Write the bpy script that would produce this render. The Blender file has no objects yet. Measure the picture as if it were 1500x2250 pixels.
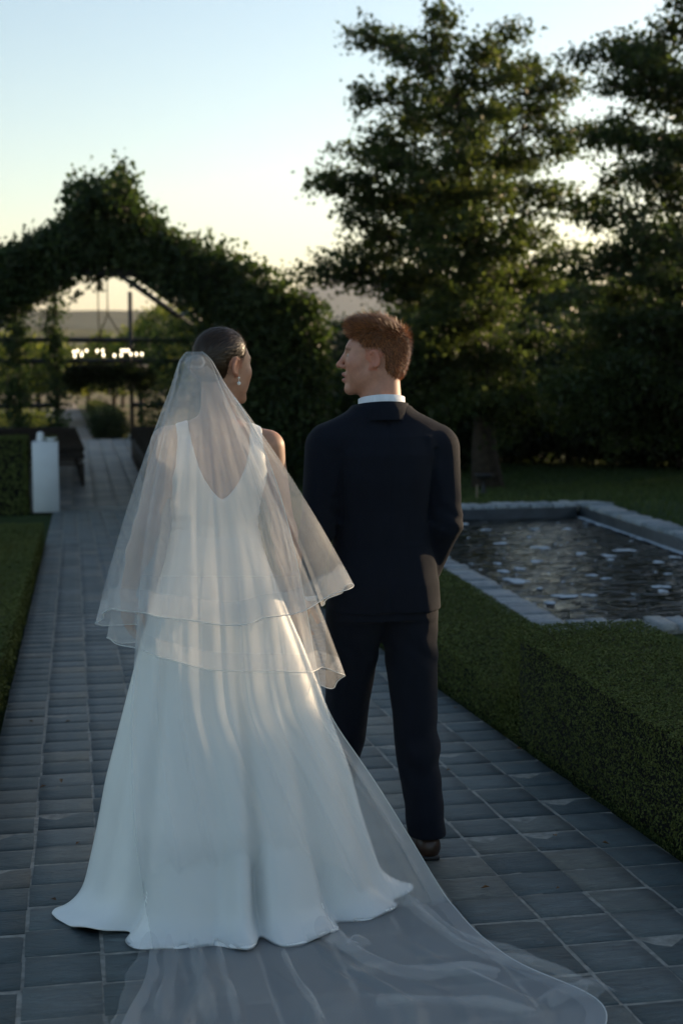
import bpy, bmesh, math, random
import numpy as np
from mathutils import Vector, Matrix
from mathutils.bvhtree import BVHTree

scene = bpy.context.scene
COL = scene.collection
rng = np.random.default_rng(11)
random.seed(5)

# ------------------------------------------------------------------ camera
F_PX, CX, CY = 3125.0, 750.0, 1125.0          # photograph 1500 x 2250, 50 mm lens
PITCH = math.atan(375 / F_PX)
YAW = math.radians(10.694)                    # camera looks to the right of the path (+Y)
CAM = np.array([0.0, 0.0, 1.44])
SLOPE = 0.0609                                # the path drops gently away from the camera
cam_d = bpy.data.cameras.new('camera')
cam_d.sensor_fit = 'VERTICAL'; cam_d.sensor_height = 36.0; cam_d.lens = 50.0
cam_d.clip_start = 0.05; cam_d.clip_end = 30000
cam_d.dof.use_dof = True; cam_d.dof.focus_distance = 4.45; cam_d.dof.aperture_fstop = 3.2
cam = bpy.data.objects.new('camera', cam_d); COL.objects.link(cam)
cam.location = CAM; cam.rotation_euler = (math.pi/2 - PITCH, 0, -YAW)
scene.camera = cam

# ------------------------------------------------------------------ sky, sun, exposure
SUN_EL, SUN_AZ = math.radians(9.5), math.radians(63.0)     # azimuth clockwise from +Y
world = bpy.data.worlds.new('World'); scene.world = world; world.use_nodes = True
wn = world.node_tree.nodes; wl = world.node_tree.links
sky = wn.new('ShaderNodeTexSky'); sky.sky_type = 'NISHITA'; sky.sun_disc = False
sky.sun_elevation = SUN_EL; sky.sun_rotation = SUN_AZ
sky.air_density = 1.0; sky.dust_density = 1.0; sky.ozone_density = 1.2; sky.altitude = 200
bg = wn['Background']; bg.inputs['Strength'].default_value = 0.12
wl.new(sky.outputs['Color'], bg.inputs['Color'])
sun_d = bpy.data.lights.new('sun', 'SUN'); sun_d.energy = 5.0; sun_d.angle = math.radians(0.53); sun_d.color = (1.0, 0.74, 0.47)
sun = bpy.data.objects.new('sun', sun_d); COL.objects.link(sun)
SUN_DIR = Vector((math.sin(SUN_AZ)*math.cos(SUN_EL), math.cos(SUN_AZ)*math.cos(SUN_EL), math.sin(SUN_EL)))
sun.rotation_euler = SUN_DIR.to_track_quat('Z', 'Y').to_euler(); sun.location = (30, 12, 20)
scene.view_settings.view_transform = 'Standard'; scene.view_settings.look = 'None'
scene.view_settings.gamma = 1.0; scene.view_settings.use_curve_mapping = False
scene.view_settings.exposure = 1.12
scene.cycles.use_denoising = True
scene.cycles.max_bounces = 10; scene.cycles.diffuse_bounces = 4; scene.cycles.glossy_bounces = 3
scene.cycles.transmission_bounces = 8; scene.cycles.transparent_max_bounces = 40
scene.cycles.volume_bounces = 0
scene.cycles.sample_clamp_indirect = 6.0
scene.cycles.caustics_reflective = False; scene.cycles.caustics_refractive = False

SHADE_Z = 0.66        # height at the couple up to which the added unseen shrubs keep the sun off
HAZE = 0.00007

# ------------------------------------------------------------------ pixel helpers (a pixel gives a direction only)
def ray(px, py):
    v = np.array([(px-CX)/F_PX, 1.0, -(py-CY)/F_PX])
    c, s = math.cos(PITCH), math.sin(PITCH)
    r = np.array([v[0], v[1]*c+v[2]*s, -v[1]*s+v[2]*c])
    c, s = math.cos(YAW), math.sin(YAW)
    return np.array([r[0]*c+r[1]*s, -r[0]*s+r[1]*c, r[2]])
def at_depth(px, py, Y): r = ray(px, py); return CAM + r*(Y/r[1])
def at_z(px, py, z): r = ray(px, py); return CAM + r*((z-CAM[2])/r[2])
def on_path(px, py): r = ray(px, py); return CAM + r*(-CAM[2]/(r[2]+SLOPE*r[1]))
def project(p):
    d = np.asarray(p, float) - CAM
    c, s = math.cos(YAW), math.sin(YAW)
    rr = d[..., 0]*c-d[..., 1]*s; ff = d[..., 0]*s+d[..., 1]*c; u = d[..., 2]
    cp, sp = math.cos(PITCH), math.sin(PITCH)
    fw = ff*cp-u*sp; up = ff*sp+u*cp
    return CX+F_PX*rr/fw, CY-F_PX*up/fw, fw

# ------------------------------------------------------------------ object helpers
def tag(o, label=None, cat=None, group=None, kind=None):
    if label: o['label'] = label
    if cat: o['category'] = cat
    if group: o['group'] = group
    if kind: o['kind'] = kind
    return o
def mesh_np(name, V, Fc, mats=None, smooth=False, attrs=None):
    """V (n,3); Fc (m,k) array or list of such arrays; attrs: name -> per-vertex float or colour"""
    me = bpy.data.meshes.new(name)
    V = np.asarray(V, np.float32)
    if not isinstance(Fc, list): Fc = [Fc]
    Fc = [np.asarray(f, np.int32) for f in Fc if len(f)]
    me.vertices.add(len(V)); me.vertices.foreach_set('co', V.ravel())
    loops = np.concatenate([f.ravel() for f in Fc])
    tot = np.concatenate([np.full(len(f), f.shape[1], np.int32) for f in Fc])
    st = np.concatenate([[0], np.cumsum(tot)[:-1]]).astype(np.int32)
    me.loops.add(len(loops)); me.loops.foreach_set('vertex_index', loops)
    me.polygons.add(len(tot)); me.polygons.foreach_set('loop_start', st); me.polygons.foreach_set('loop_total', tot)
    if smooth: me.polygons.foreach_set('use_smooth', np.ones(len(tot), bool))
    me.update(calc_edges=True)
    for k, a in (attrs or {}).items():
        a = np.asarray(a, np.float32)
        if a.ndim == 1:
            at = me.attributes.new(k, 'FLOAT', 'POINT'); at.data.foreach_set('value', a)
        else:
            at = me.attributes.new(k, 'FLOAT_COLOR', 'POINT')
            if a.shape[1] == 3: a = np.concatenate([a, np.ones((len(a), 1), np.float32)], 1)
            at.data.foreach_set('color', a.ravel())
    me.validate()
    for m in (mats if isinstance(mats, (list, tuple)) else [mats]):
        if m: me.materials.append(m)
    return me
def obj(name, me, parent=None, **kw):
    o = bpy.data.objects.new(name, me); COL.objects.link(o)
    if parent is not None: o.parent = parent; o.matrix_parent_inverse = parent_inverse(parent)
    tag(o, **kw); return o
def parent_inverse(p): return world_of(p).inverted()
def world_of(p):
    m = Matrix.LocRotScale(p.location, p.rotation_euler, p.scale)
    if p.parent is not None: m = world_of(p.parent) @ p.matrix_parent_inverse @ m
    return m
def empty(name, loc, label, cat, group=None):
    o = bpy.data.objects.new(name, None); COL.objects.link(o); o.location = loc; o.empty_display_size = 0.2
    return tag(o, label, cat, group)

class MB:
    """collects boxes, tubes, lathes into one mesh"""
    def __init__(s): s.V = []; s.Q = []; s.T = []; s.n = 0
    def add(s, V, Q=(), T=()):
        V = np.asarray(V, float); s.V.append(V)
        if len(Q): s.Q.append(np.asarray(Q)+s.n)
        if len(T): s.T.append(np.asarray(T)+s.n)
        s.n += len(V); return s
    def box(s, c, d, rz=0.0, bev=0.0, taper=1.0):
        c = np.asarray(c, float); hx, hy, hz = np.asarray(d, float)/2
        b = min(bev, hx*.45, hy*.45, hz*.45)
        if b <= 0:
            V = [(x*hx*(taper if z > 0 else 1), y*hy*(taper if z > 0 else 1), z*hz) for z in (-1, 1) for x, y in ((-1,-1),(1,-1),(1,1),(-1,1))]
            Q = [(3,2,1,0),(4,5,6,7),(0,1,5,4),(1,2,6,5),(2,3,7,6),(3,0,4,7)]
        else:
            V = []; 
            for z, ins in ((-hz, b), (-hz+b, 0), (hz-b, 0), (hz, b)):
                t = taper if z > 0 else 1
                X, Y = (hx-ins)*t, (hy-ins)*t; k = b if ins == 0 else b*.3
                for x, y in ((-X+k,-Y),(X-k,-Y),(X,-Y+k),(X,Y-k),(X-k,Y),(-X+k,Y),(-X,Y-k),(-X,-Y+k)): V.append((x, y, z))
            Q = []
            for l in range(3):
                for i in range(8): Q.append((l*8+i, l*8+(i+1) % 8, l*8+8+(i+1) % 8, l*8+8+i))
            for l, rev in ((0, True), (24, False)):
                a = [l+i for i in range(8)]
                if rev: a = a[::-1]
                Q += [(a[0],a[1],a[2],a[3]), (a[0],a[3],a[4],a[7]), (a[4],a[5],a[6],a[7])]
        V = np.array(V)
        if rz: ca, sa = math.cos(rz), math.sin(rz); V = np.stack([V[:,0]*ca-V[:,1]*sa, V[:,0]*sa+V[:,1]*ca, V[:,2]], 1)
        return s.add(V+c, Q)
    def tube(s, pts, rad, n=8, caps=True):
        P = np.asarray(pts, float); m = len(P); rad = np.broadcast_to(np.asarray(rad, float), (m,))
        T = np.gradient(P, axis=0); T /= np.linalg.norm(T, axis=1)[:, None]+1e-9
        up = np.array([0, 0, 1.0]) if abs(T[0, 2]) < .9 else np.array([1.0, 0, 0])
        N = np.cross(T[0], up); N /= np.linalg.norm(N); V = []
        a = np.linspace(0, 2*np.pi, n, endpoint=False)
        for i in range(m):
            N = N-T[i]*np.dot(N, T[i]); N /= np.linalg.norm(N)+1e-9; B = np.cross(T[i], N)
            V.append(P[i]+rad[i]*(np.cos(a)[:, None]*N+np.sin(a)[:, None]*B))
        V = np.concatenate(V); i = np.arange(m-1)[:, None]*n; j = np.arange(n)[None, :]; j2 = (j+1) % n
        Q = np.stack([i+j, i+j2, i+n+j2, i+n+j], -1).reshape(-1, 4)
        T3 = []
        if caps:
            V = np.concatenate([V, P[:1], P[-1:]]); c0, c1 = m*n, m*n+1
            T3 = [(c0, (k+1) % n, k) for k in range(n)]+[(c1, (m-1)*n+k, (m-1)*n+(k+1) % n) for k in range(n)]
        return s.add(V, Q, T3)
    def lathe(s, prof, c=(0, 0, 0), n=20):
        prof = np.asarray(prof, float); a = np.linspace(0, 2*np.pi, n, endpoint=False); m = len(prof)
        V = np.stack([prof[:, 0, None]*np.cos(a), prof[:, 0, None]*np.sin(a), np.repeat(prof[:, 1, None], n, 1)], -1).reshape(-1, 3)+np.asarray(c)
        i = np.arange(m-1)[:, None]*n; j = np.arange(n)[None, :]; j2 = (j+1) % n
        return s.add(V, np.stack([i+j, i+j2, i+n+j2, i+n+j], -1).reshape(-1, 4))
    def mesh(s, name, mat, smooth=False, attrs=None):
        return mesh_np(name, np.concatenate(s.V), [np.concatenate(s.Q) if s.Q else np.zeros((0, 4), int), np.concatenate(s.T) if s.T else np.zeros((0, 3), int)], mat, smooth, attrs)
    def build(s, name, mat, parent=None, smooth=False, **kw): return obj(name, s.mesh(name, mat, smooth), parent, **kw)

# ------------------------------------------------------------------ material helpers
def nmat(name):
    m = bpy.data.materials.new(name); m.use_nodes = True; nt = m.node_tree
    for n in list(nt.nodes): nt.nodes.remove(n)
    out = nt.nodes.new('ShaderNodeOutputMaterial'); return m, nt, out
def N(nt, t, **kw):
    n = nt.nodes.new(t)
    for k, v in kw.items():
        if k.startswith('i_'):
            key = k[2:].replace('_', ' ')
            n.inputs[key].default_value = v
        else: setattr(n, k, v)
    return n
def ramp(nt, fac, stops, interp='LINEAR'):
    r = nt.nodes.new('ShaderNodeValToRGB'); r.color_ramp.interpolation = interp; e = r.color_ramp.elements
    while len(e) > 1: e.remove(e[-1])
    e[0].position, e[0].color = stops[0][0], (*stops[0][1], 1)
    for p, c in stops[1:]: x = e.new(p); x.color = (*c, 1)
    nt.links.new(fac, r.inputs['Fac']); return r.outputs['Color']
def mixc(nt, a, b, fac, mode='MIX'):
    m = nt.nodes.new('ShaderNodeMix'); m.data_type = 'RGBA'; m.blend_type = mode
    for s, v in ((m.inputs[0], fac), (m.inputs[6], a), (m.inputs[7], b)):
        if hasattr(v, 'is_output'): nt.links.new(v, s)
        else: s.default_value = v if isinstance(v, (int, float)) else (*v, 1)
    return m.outputs[2]
def noise(nt, scale, detail=4, rough=.55, coord=None, kind='FLOAT', sc3=None, dist=0.0):
    t = nt.nodes.new('ShaderNodeTexNoise'); t.inputs['Scale'].default_value = scale; t.inputs['Detail'].default_value = detail
    t.inputs['Roughness'].default_value = rough; t.inputs['Distortion'].default_value = dist
    c = coord if coord is not None else nt.nodes.new('ShaderNodeNewGeometry').outputs['Position']
    if sc3:
        mp = nt.nodes.new('ShaderNodeMapping'); mp.inputs['Scale'].default_value = sc3; nt.links.new(c, mp.inputs['Vector']); c = mp.outputs['Vector']
    nt.links.new(c, t.inputs['Vector']); return t.outputs['Fac']
def bump(nt, h, strength, dist=.01):
    b = nt.nodes.new('ShaderNodeBump'); b.inputs['Strength'].default_value = strength; b.inputs['Distance'].default_value = dist
    nt.links.new(h, b.inputs['Height']); return b.outputs['Normal']
def principled(nt, out, col, rough=.6, normal=None, spec=.5, metal=0.0, **kw):
    p = nt.nodes.new('ShaderNodeBsdfPrincipled')
    for s, v in ((p.inputs['Base Color'], col), (p.inputs['Roughness'], rough)):
        if hasattr(v, 'is_output'): nt.links.new(v, s)
        else: s.default_value = v if isinstance(v, (int, float)) else (*v, 1)
    p.inputs['Specular IOR Level'].default_value = spec; p.inputs['Metallic'].default_value = metal
    for k, v in kw.items(): p.inputs[k].default_value = v
    if normal is not None: nt.links.new(normal, p.inputs['Normal'])
    if out is not None: nt.links.new(p.outputs[0], out.inputs['Surface'])
    return p
def simple(name, col, rough=.6, var=.25, scale=6.0, bmp=.15, spec=.4, metal=0.0, bscale=None):
    m, nt, out = nmat(name)
    f = noise(nt, scale); c = ramp(nt, f, [(.3, tuple(x*(1-var) for x in col)), (.7, tuple(min(1, x*(1+var)) for x in col))])
    principled(nt, out, c, rough, bump(nt, noise(nt, bscale or scale*6), bmp), spec, metal); return m
def leafmat(name, dark, mid, light, trans=.35, rough=.55, spec=.3):
    m, nt, out = nmat(name)
    a = N(nt, 'ShaderNodeAttribute', attribute_name='rnd')
    big = noise(nt, .7, 2)
    v = N(nt, 'ShaderNodeMath', operation='ADD'); nt.links.new(a.outputs['Fac'], v.inputs[0]); nt.links.new(big, v.inputs[1])
    h = N(nt, 'ShaderNodeMath', operation='MULTIPLY'); nt.links.new(v.outputs[0], h.inputs[0]); h.inputs[1].default_value = .5
    c = ramp(nt, h.outputs[0], [(.2, dark), (.5, mid), (.85, light)])
    p = principled(nt, None, c, rough, None, spec)
    t = N(nt, 'ShaderNodeBsdfTranslucent')
    tc = mixc(nt, c, (1.0, .88, .30), .55, 'MULTIPLY'); tc2 = mixc(nt, tc, (2.6, 2.6, 2.6), 1.0, 'MULTIPLY'); nt.links.new(tc2, t.inputs['Color'])
    mx = N(nt, 'ShaderNodeMixShader'); mx.inputs[0].default_value = trans
    nt.links.new(p.outputs[0], mx.inputs[1]); nt.links.new(t.outputs[0], mx.inputs[2]); nt.links.new(mx.outputs[0], out.inputs['Surface'])
    return m

# ------------------------------------------------------------------ foliage helpers
def unit(v): return v/(np.linalg.norm(v, axis=-1, keepdims=True)+1e-9)
def leaf_arrays(P, size, nrm=None, spread=1.0, aspect=.55, r=None, fold=.18, droop=None):
    """one folded four-point leaf per point"""
    r = r or rng; n = len(P); size = np.broadcast_to(size, (n,)) if np.ndim(size) <= 1 else size
    rd = unit(r.normal(size=(n, 3)))
    nn = rd if nrm is None else unit(np.asarray(nrm)+spread*rd)
    d = r.normal(size=(n, 3))
    if droop is not None: d[:, 2] -= droop
    d = unit(d-nn*np.sum(d*nn, 1, keepdims=True)); s = np.cross(nn, d); L = size[:, None]
    asp = aspect*(.8+.4*r.random((n, 1)))
    base = P-d*L*.5; tip = P+d*L*.5-nn*L*.08; m = P-d*L*.06
    V = np.stack([base, m+s*L*asp*.5+nn*L*fold, tip, m-s*L*asp*.5+nn*L*fold], 1).reshape(-1, 3)
    i = np.arange(n)[:, None]*4
    T = np.concatenate([i+np.array([[0, 1, 2]]), i+np.array([[0, 2, 3]])]); rnd = np.repeat(r.random(n), 4)
    return V, T, rnd
def leaf_mesh(name, P, size, mat, **kw):
    V, T, rnd = leaf_arrays(P, size, **kw); return mesh_np(name, V, T, mat, attrs={'rnd': rnd})
def clumps(centers, per, rad, r=None, flat=1.0):
    r = r or rng; C = np.repeat(np.asarray(centers), per, 0); o = r.normal(size=C.shape)*np.asarray(rad); o[:, 2] *= flat
    return C+o
def vnoise(P, f, seed=0):
    """cheap smooth pseudo noise in -1..1"""
    rr = np.random.default_rng(seed); out = 0
    for k in range(5):
        w = rr.normal(size=3)*f*(.6+.35*k); out = out+np.sin(P@w+rr.random()*6.28)*(1/(1+.4*k))
    return out/2.9
# ================================================================== materials of the setting
def slate_mat(name, lo, hi, tan, wet=.42):
    m, nt, out = nmat(name)
    g = N(nt, 'ShaderNodeNewGeometry'); pos = g.outputs['Position']
    a = N(nt, 'ShaderNodeAttribute', attribute_name='rnd')
    oi = N(nt, 'ShaderNodeObjectInfo')
    rv = N(nt, 'ShaderNodeMath', operation='ADD'); nt.links.new(a.outputs['Fac'], rv.inputs[0]); nt.links.new(oi.outputs['Random'], rv.inputs[1])
    fr = N(nt, 'ShaderNodeMath', operation='FRACT'); nt.links.new(rv.outputs[0], fr.inputs[0])
    base = ramp(nt, fr.outputs[0], [(0, lo), (.45, tuple((x+y)/2 for x, y in zip(lo, hi))), (.8, hi), (1, tan)])
    cl = noise(nt, 13, 7, .72, pos, sc3=(1, 3.0, 1), dist=1.0)
    c = mixc(nt, base, ramp(nt, cl, [(.30, (.36, .39, .41)), (.42, (.85, .86, .87)), (.55, (1.08, 1.08, 1.07)), (.72, (1.7, 1.66, 1.6))]), 1.0, 'MULTIPLY')
    st = noise(nt, 1.1, 4, .6, pos); c = mixc(nt, c, tan, ramp(nt, st, [(.55, (0, 0, 0)), (.75, (.45, .45, .45))]))
    sp = noise(nt, 55, 3, .7, pos); c = mixc(nt, c, (.6, .6, .6), ramp(nt, sp, [(.64, (0, 0, 0)), (.72, (.25, .25, .25))]), 'MULTIPLY')
    ridge = noise(nt, 16, 7, .72, pos, sc3=(1, 2.6, 1), dist=1.2)
    principled(nt, out, c, ramp(nt, cl, [(.3, (wet, wet, wet)), (.7, (wet+.22,)*3)]), bump(nt, ridge, .95, .016), .45); return m
M = {}
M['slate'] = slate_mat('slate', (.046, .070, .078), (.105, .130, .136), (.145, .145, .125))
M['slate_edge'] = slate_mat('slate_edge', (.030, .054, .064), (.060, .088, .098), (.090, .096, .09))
M['coping'] = slate_mat('coping_slate', (.17, .20, .225), (.29, .32, .34), (.27, .27, .26), .5)
M['floor_stone'] = slate_mat('floor_stone', (.10, .11, .115), (.20, .195, .185), (.26, .235, .20), .4)
M['grout'] = simple('grout', (.24, .235, .21), .9, .35, 30, .5)
M['steel'] = simple('black_steel', (.012, .012, .013), .5, .3, 8, .05)
M['wood'] = simple('dark_wood', (.030, .021, .015), .6, .4, 14, .2)
M['white_paint'] = simple('white_paint', (.62, .64, .66), .55, .05, 3, .05)
M['ceramic'] = simple('white_ceramic', (.7, .71, .72), .25, .03, 3, .0)
M['bark'] = simple('bark', (.045, .034, .026), .9, .5, 12, .9, bscale=30)
M['twig'] = simple('vine_stem', (.04, .03, .02), .9, .4, 12, .5)
M['rope'] = simple('rope', (.10, .075, .05), .9, .3, 40, .5)
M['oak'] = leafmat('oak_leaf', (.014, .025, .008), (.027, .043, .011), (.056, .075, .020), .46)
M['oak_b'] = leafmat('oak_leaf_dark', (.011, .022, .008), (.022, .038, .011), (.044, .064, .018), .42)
M['ivy'] = leafmat('vine_leaf', (.011, .024, .008), (.021, .040, .011), (.050, .078, .020), .36)
M['box'] = leafmat('box_leaf', (.040, .056, .014), (.078, .098, .026), (.130, .150, .045), .08, .7, .12)
M['olive'] = leafmat('orchard_leaf', (.045, .065, .014), (.085, .110, .022), (.15, .17, .035), .42)
M['shrub'] = leafmat('shrub_leaf', (.008, .016, .007), (.015, .028, .009), (.030, .048, .014), .3)
M['grass'] = leafmat('grass_blade', (.018, .032, .009), (.032, .054, .014), (.060, .09, .024), .3)
M['dry'] = leafmat('dry_leaf', (.07, .035, .015), (.12, .06, .025), (.2, .11, .05), .2)
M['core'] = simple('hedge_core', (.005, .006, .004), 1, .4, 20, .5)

def ground_mat():
    m, nt, out = nmat('ground_soil_grass')
    g = N(nt, 'ShaderNodeNewGeometry'); pos = g.outputs['Position']
    sep = N(nt, 'ShaderNodeSeparateXYZ'); nt.links.new(pos, sep.inputs[0])
    f = noise(nt, .9, 6, .6, pos); fine = noise(nt, 14, 5, .7, pos)
    lawn = mixc(nt, ramp(nt, f, [(.3, (.016, .030, .010)), (.7, (.034, .056, .016))]), ramp(nt, fine, [(.3, (.6, .6, .6)), (.7, (1.4, 1.4, 1.4))]), 1.0, 'MULTIPLY')
    far = ramp(nt, noise(nt, .05, 5, .6, pos), [(.35, (.10, .11, .035)), (.55, (.19, .145, .085)), (.7, (.26, .19, .12))])
    mr = N(nt, 'ShaderNodeMapRange'); mr.inputs[1].default_value = 46; mr.inputs[2].default_value = 90; nt.links.new(sep.outputs['Y'], mr.inputs[0])
    c = mixc(nt, lawn, far, mr.outputs[0])
    principled(nt, out, c, .95, bump(nt, fine, .6, .02), .1); return m
M['ground'] = ground_mat()
M['gravel'] = simple('gravel', (.24, .19, .15), .95, .2, 3, .6, bscale=60)

# ================================================================== the ground, one sheet to the horizon
def sstep(a, b, x): t = np.clip((x-a)/(b-a), 0, 1); return t*t*(3-2*t)
FLOOR_Z = -1.55
POOL_Z = -0.36
def ground_z(X, Y):
    X = np.asarray(X, float); Y = np.asarray(Y, float)
    path = -SLOPE*np.minimum(Y, 26.3)-.05
    path = np.where(Y > 26.0, np.minimum(path, FLOOR_Z-.06), path)
    lawn = np.interp(Y, [-40, 3, 15.6, 25, 36, 46], [-.1, -.40, -.43, -1.25, -1.62, -1.75])
    k = sstep(2.05, 2.75, X); z = path*(1-k)+lawn*k
    far = np.interp(Y, [44, 46, 60, 130, 300, 700, 2500, 12000], [-1.75, -1.75, -2.15, -4.4, -10, -22, -32, -36])
    far = far + .25*np.sin(X*.05+1)*sstep(60, 100, Y)*1.2
    return np.where(Y > 45, far, z)
def graded(lo, hi, mid0, mid1, step, grow=1.22):
    a = list(np.arange(mid0, mid1+1e-6, step)); s = step
    while a[-1] < hi: s *= grow; a.append(min(a[-1]+s, hi))
    s = step
    while a[0] > lo: s *= grow; a.insert(0, max(a[0]-s, lo))
    return np.array(a)
gx = graded(-9000, 9000, -8, 14, .35); gy = graded(-60, 11500, -4, 50, .4)
GX, GY = np.meshgrid(gx, gy); GZ = ground_z(GX, GY)
inpool = (GX > 2.95) & (GX < 5.70) & (GY > 8.4) & (GY < 14.9); GZ = np.where(inpool, -1.3, GZ)
n0, n1 = GX.shape
ii = (np.arange(n0-1)[:, None]*n1+np.arange(n1-1)[None, :]).ravel()
obj('ground', mesh_np('ground', np.stack([GX, GY, GZ], -1).reshape(-1, 3), np.stack([ii, ii+1, ii+n1+1, ii+n1], 1), M['ground'], True), kind='structure')

# ================================================================== slate paving: every tile its own piece
PITCH_T = .2095; X0 = -.372; NCOL = 11
YS = 1.9; NROW = int((25.9-YS)/PITCH_T)
pav = MB()
ya = np.linspace(-3, 26.0, 60); xa = np.array([X0+.004, X0+NCOL*PITCH_T-.004])
V = np.array([(x, y, -SLOPE*y+.0002) for y in ya for x in xa]); q = np.arange(len(ya)-1)[:, None]*2
pav.add(V, q+np.array([[0, 1, 3, 2]]))
paving = pav.build('paving', M['grout'], kind='structure')
def tile_verts(w, l, r, n=4):
    """cleft slate top on a bevelled slab, local, top near z=0"""
    u = np.linspace(-.5, .5, n); U, W = np.meshgrid(u, u)
    jx = r.normal(scale=.0026, size=4)
    x = U*w+np.where(U > .4, jx[0], 0)+np.where(U < -.4, jx[1], 0)+W*r.normal(scale=.0015); y = W*l+np.where(W > .4, jx[2], 0)+np.where(W < -.4, jx[3], 0)
    z = r.normal(scale=.0007, size=U.shape)+.0022+r.normal(scale=.0016)*U+r.normal(scale=.0016)*W
    top = np.stack([x, y, z], -1)
    edge = [(0, j) for j in range(n)]+[(i, n-1) for i in range(1, n)]+[(n-1, j) for j in range(n-2, -1, -1)]+[(i, 0) for i in range(n-2, 0, -1)]
    ring = np.array([top[i, j] for i, j in edge]); low = ring*np.array([1.012, 1.012, 0])+np.array([0, 0, -.012])
    V = np.concatenate([top.reshape(-1, 3), low]); m = len(edge); idx = [i*n+j for i, j in edge]
    Q = [(i*n+j, i*n+j+1, (i+1)*n+j+1, (i+1)*n+j) for i in range(n-1) for j in range(n-1)]
    Q += [(idx[k], n*n+k, n*n+(k+1) % m, idx[(k+1) % m]) for k in range(m)]
    return V, np.array(Q)
rt = np.random.default_rng(3)
variants = [tile_verts(PITCH_T-.013, PITCH_T-.013, rt) for _ in range(10)]
var_me = {}
cand = []
for c in range(NCOL):
    yoff = rt.normal(scale=.012) if 0 < c < NCOL-1 else rt.normal(scale=.03)
    for r_ in range(NROW):
        x = X0+(c+.5)*PITCH_T; y = YS+(r_+.5)*PITCH_T+yoff+rt.normal(scale=.003)
        px, py, fw = project((x, y, -SLOPE*y))
        vis = -60 < px < 1560 and 1000 < py < 2290
        hid = 240 < px < 860 and 1500 < py < 2000 or 300 < px < 960 and py < 1500      # behind the gown and the suit
        cand.append((0 if vis and not hid else 1, fw, c, x, y, rt.integers(10), rt.integers(4), rt.random()))
cand.sort(key=lambda a: a[:2])
stuff = MB(); srnd = []
for k, (h, fw, c, x, y, v, q4, rn) in enumerate(cand):
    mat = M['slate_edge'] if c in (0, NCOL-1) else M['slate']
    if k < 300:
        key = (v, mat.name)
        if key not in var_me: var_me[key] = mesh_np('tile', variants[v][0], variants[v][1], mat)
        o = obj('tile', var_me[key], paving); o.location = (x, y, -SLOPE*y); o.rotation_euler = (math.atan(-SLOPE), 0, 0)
        if q4 % 2: o.rotation_euler = (math.atan(-SLOPE), 0, rt.normal(scale=.006))
    else:
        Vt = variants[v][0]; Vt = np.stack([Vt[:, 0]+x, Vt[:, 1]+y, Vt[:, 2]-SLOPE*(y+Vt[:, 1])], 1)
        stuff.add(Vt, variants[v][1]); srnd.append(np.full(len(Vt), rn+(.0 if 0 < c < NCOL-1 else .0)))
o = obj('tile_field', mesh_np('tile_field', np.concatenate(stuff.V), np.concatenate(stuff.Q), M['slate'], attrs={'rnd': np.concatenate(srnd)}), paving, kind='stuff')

# pavilion floor of larger stones with a shallow step in front
fl = MB(); fl.box((.78, 35.2, FLOOR_Z-.12), (7.4, 18.2, .2)); floor = fl.build('pavilion_floor', M['grout'], kind='structure')
fs = MB(); fr_ = []
FW, FL = .40, .30; k = 0
for cx in np.arange(-.82, 2.4, FW):
    for cy in np.arange(26.2, 44.2, FL):
        Vt, Qt = variants[rt.integers(10)]
        Vt = Vt*np.array([FW/PITCH_T, FL/PITCH_T*.98, 1])+np.array([cx+FW/2+rt.normal(scale=.003), cy+FL/2, FLOOR_Z-.012])
        fs.add(Vt, Qt); fr_.append(np.full(len(Vt), rt.random()))
obj('floor_stones', mesh_np('floor_stones', np.concatenate(fs.V), np.concatenate(fs.Q), M['floor_stone'], attrs={'rnd': np.concatenate(fr_)}), floor, kind='stuff')

# gravel walk beyond the pavilion
ya = np.concatenate([np.arange(44.4, 60, 1.5), np.arange(60, 135, 5)]); gw = MB()
V = [];
for y in ya:
    cxp = -.25-(y-44)*.006
    for dx in (-1.15, 1.0): V.append((cxp+dx, y, float(ground_z(cxp+dx, y))+.02))
q = np.arange(len(ya)-1)[:, None]*2; gw.add(V, q+np.array([[0, 1, 3, 2]])); gw.build('gravel_path', M['gravel'], kind='structure')

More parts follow.
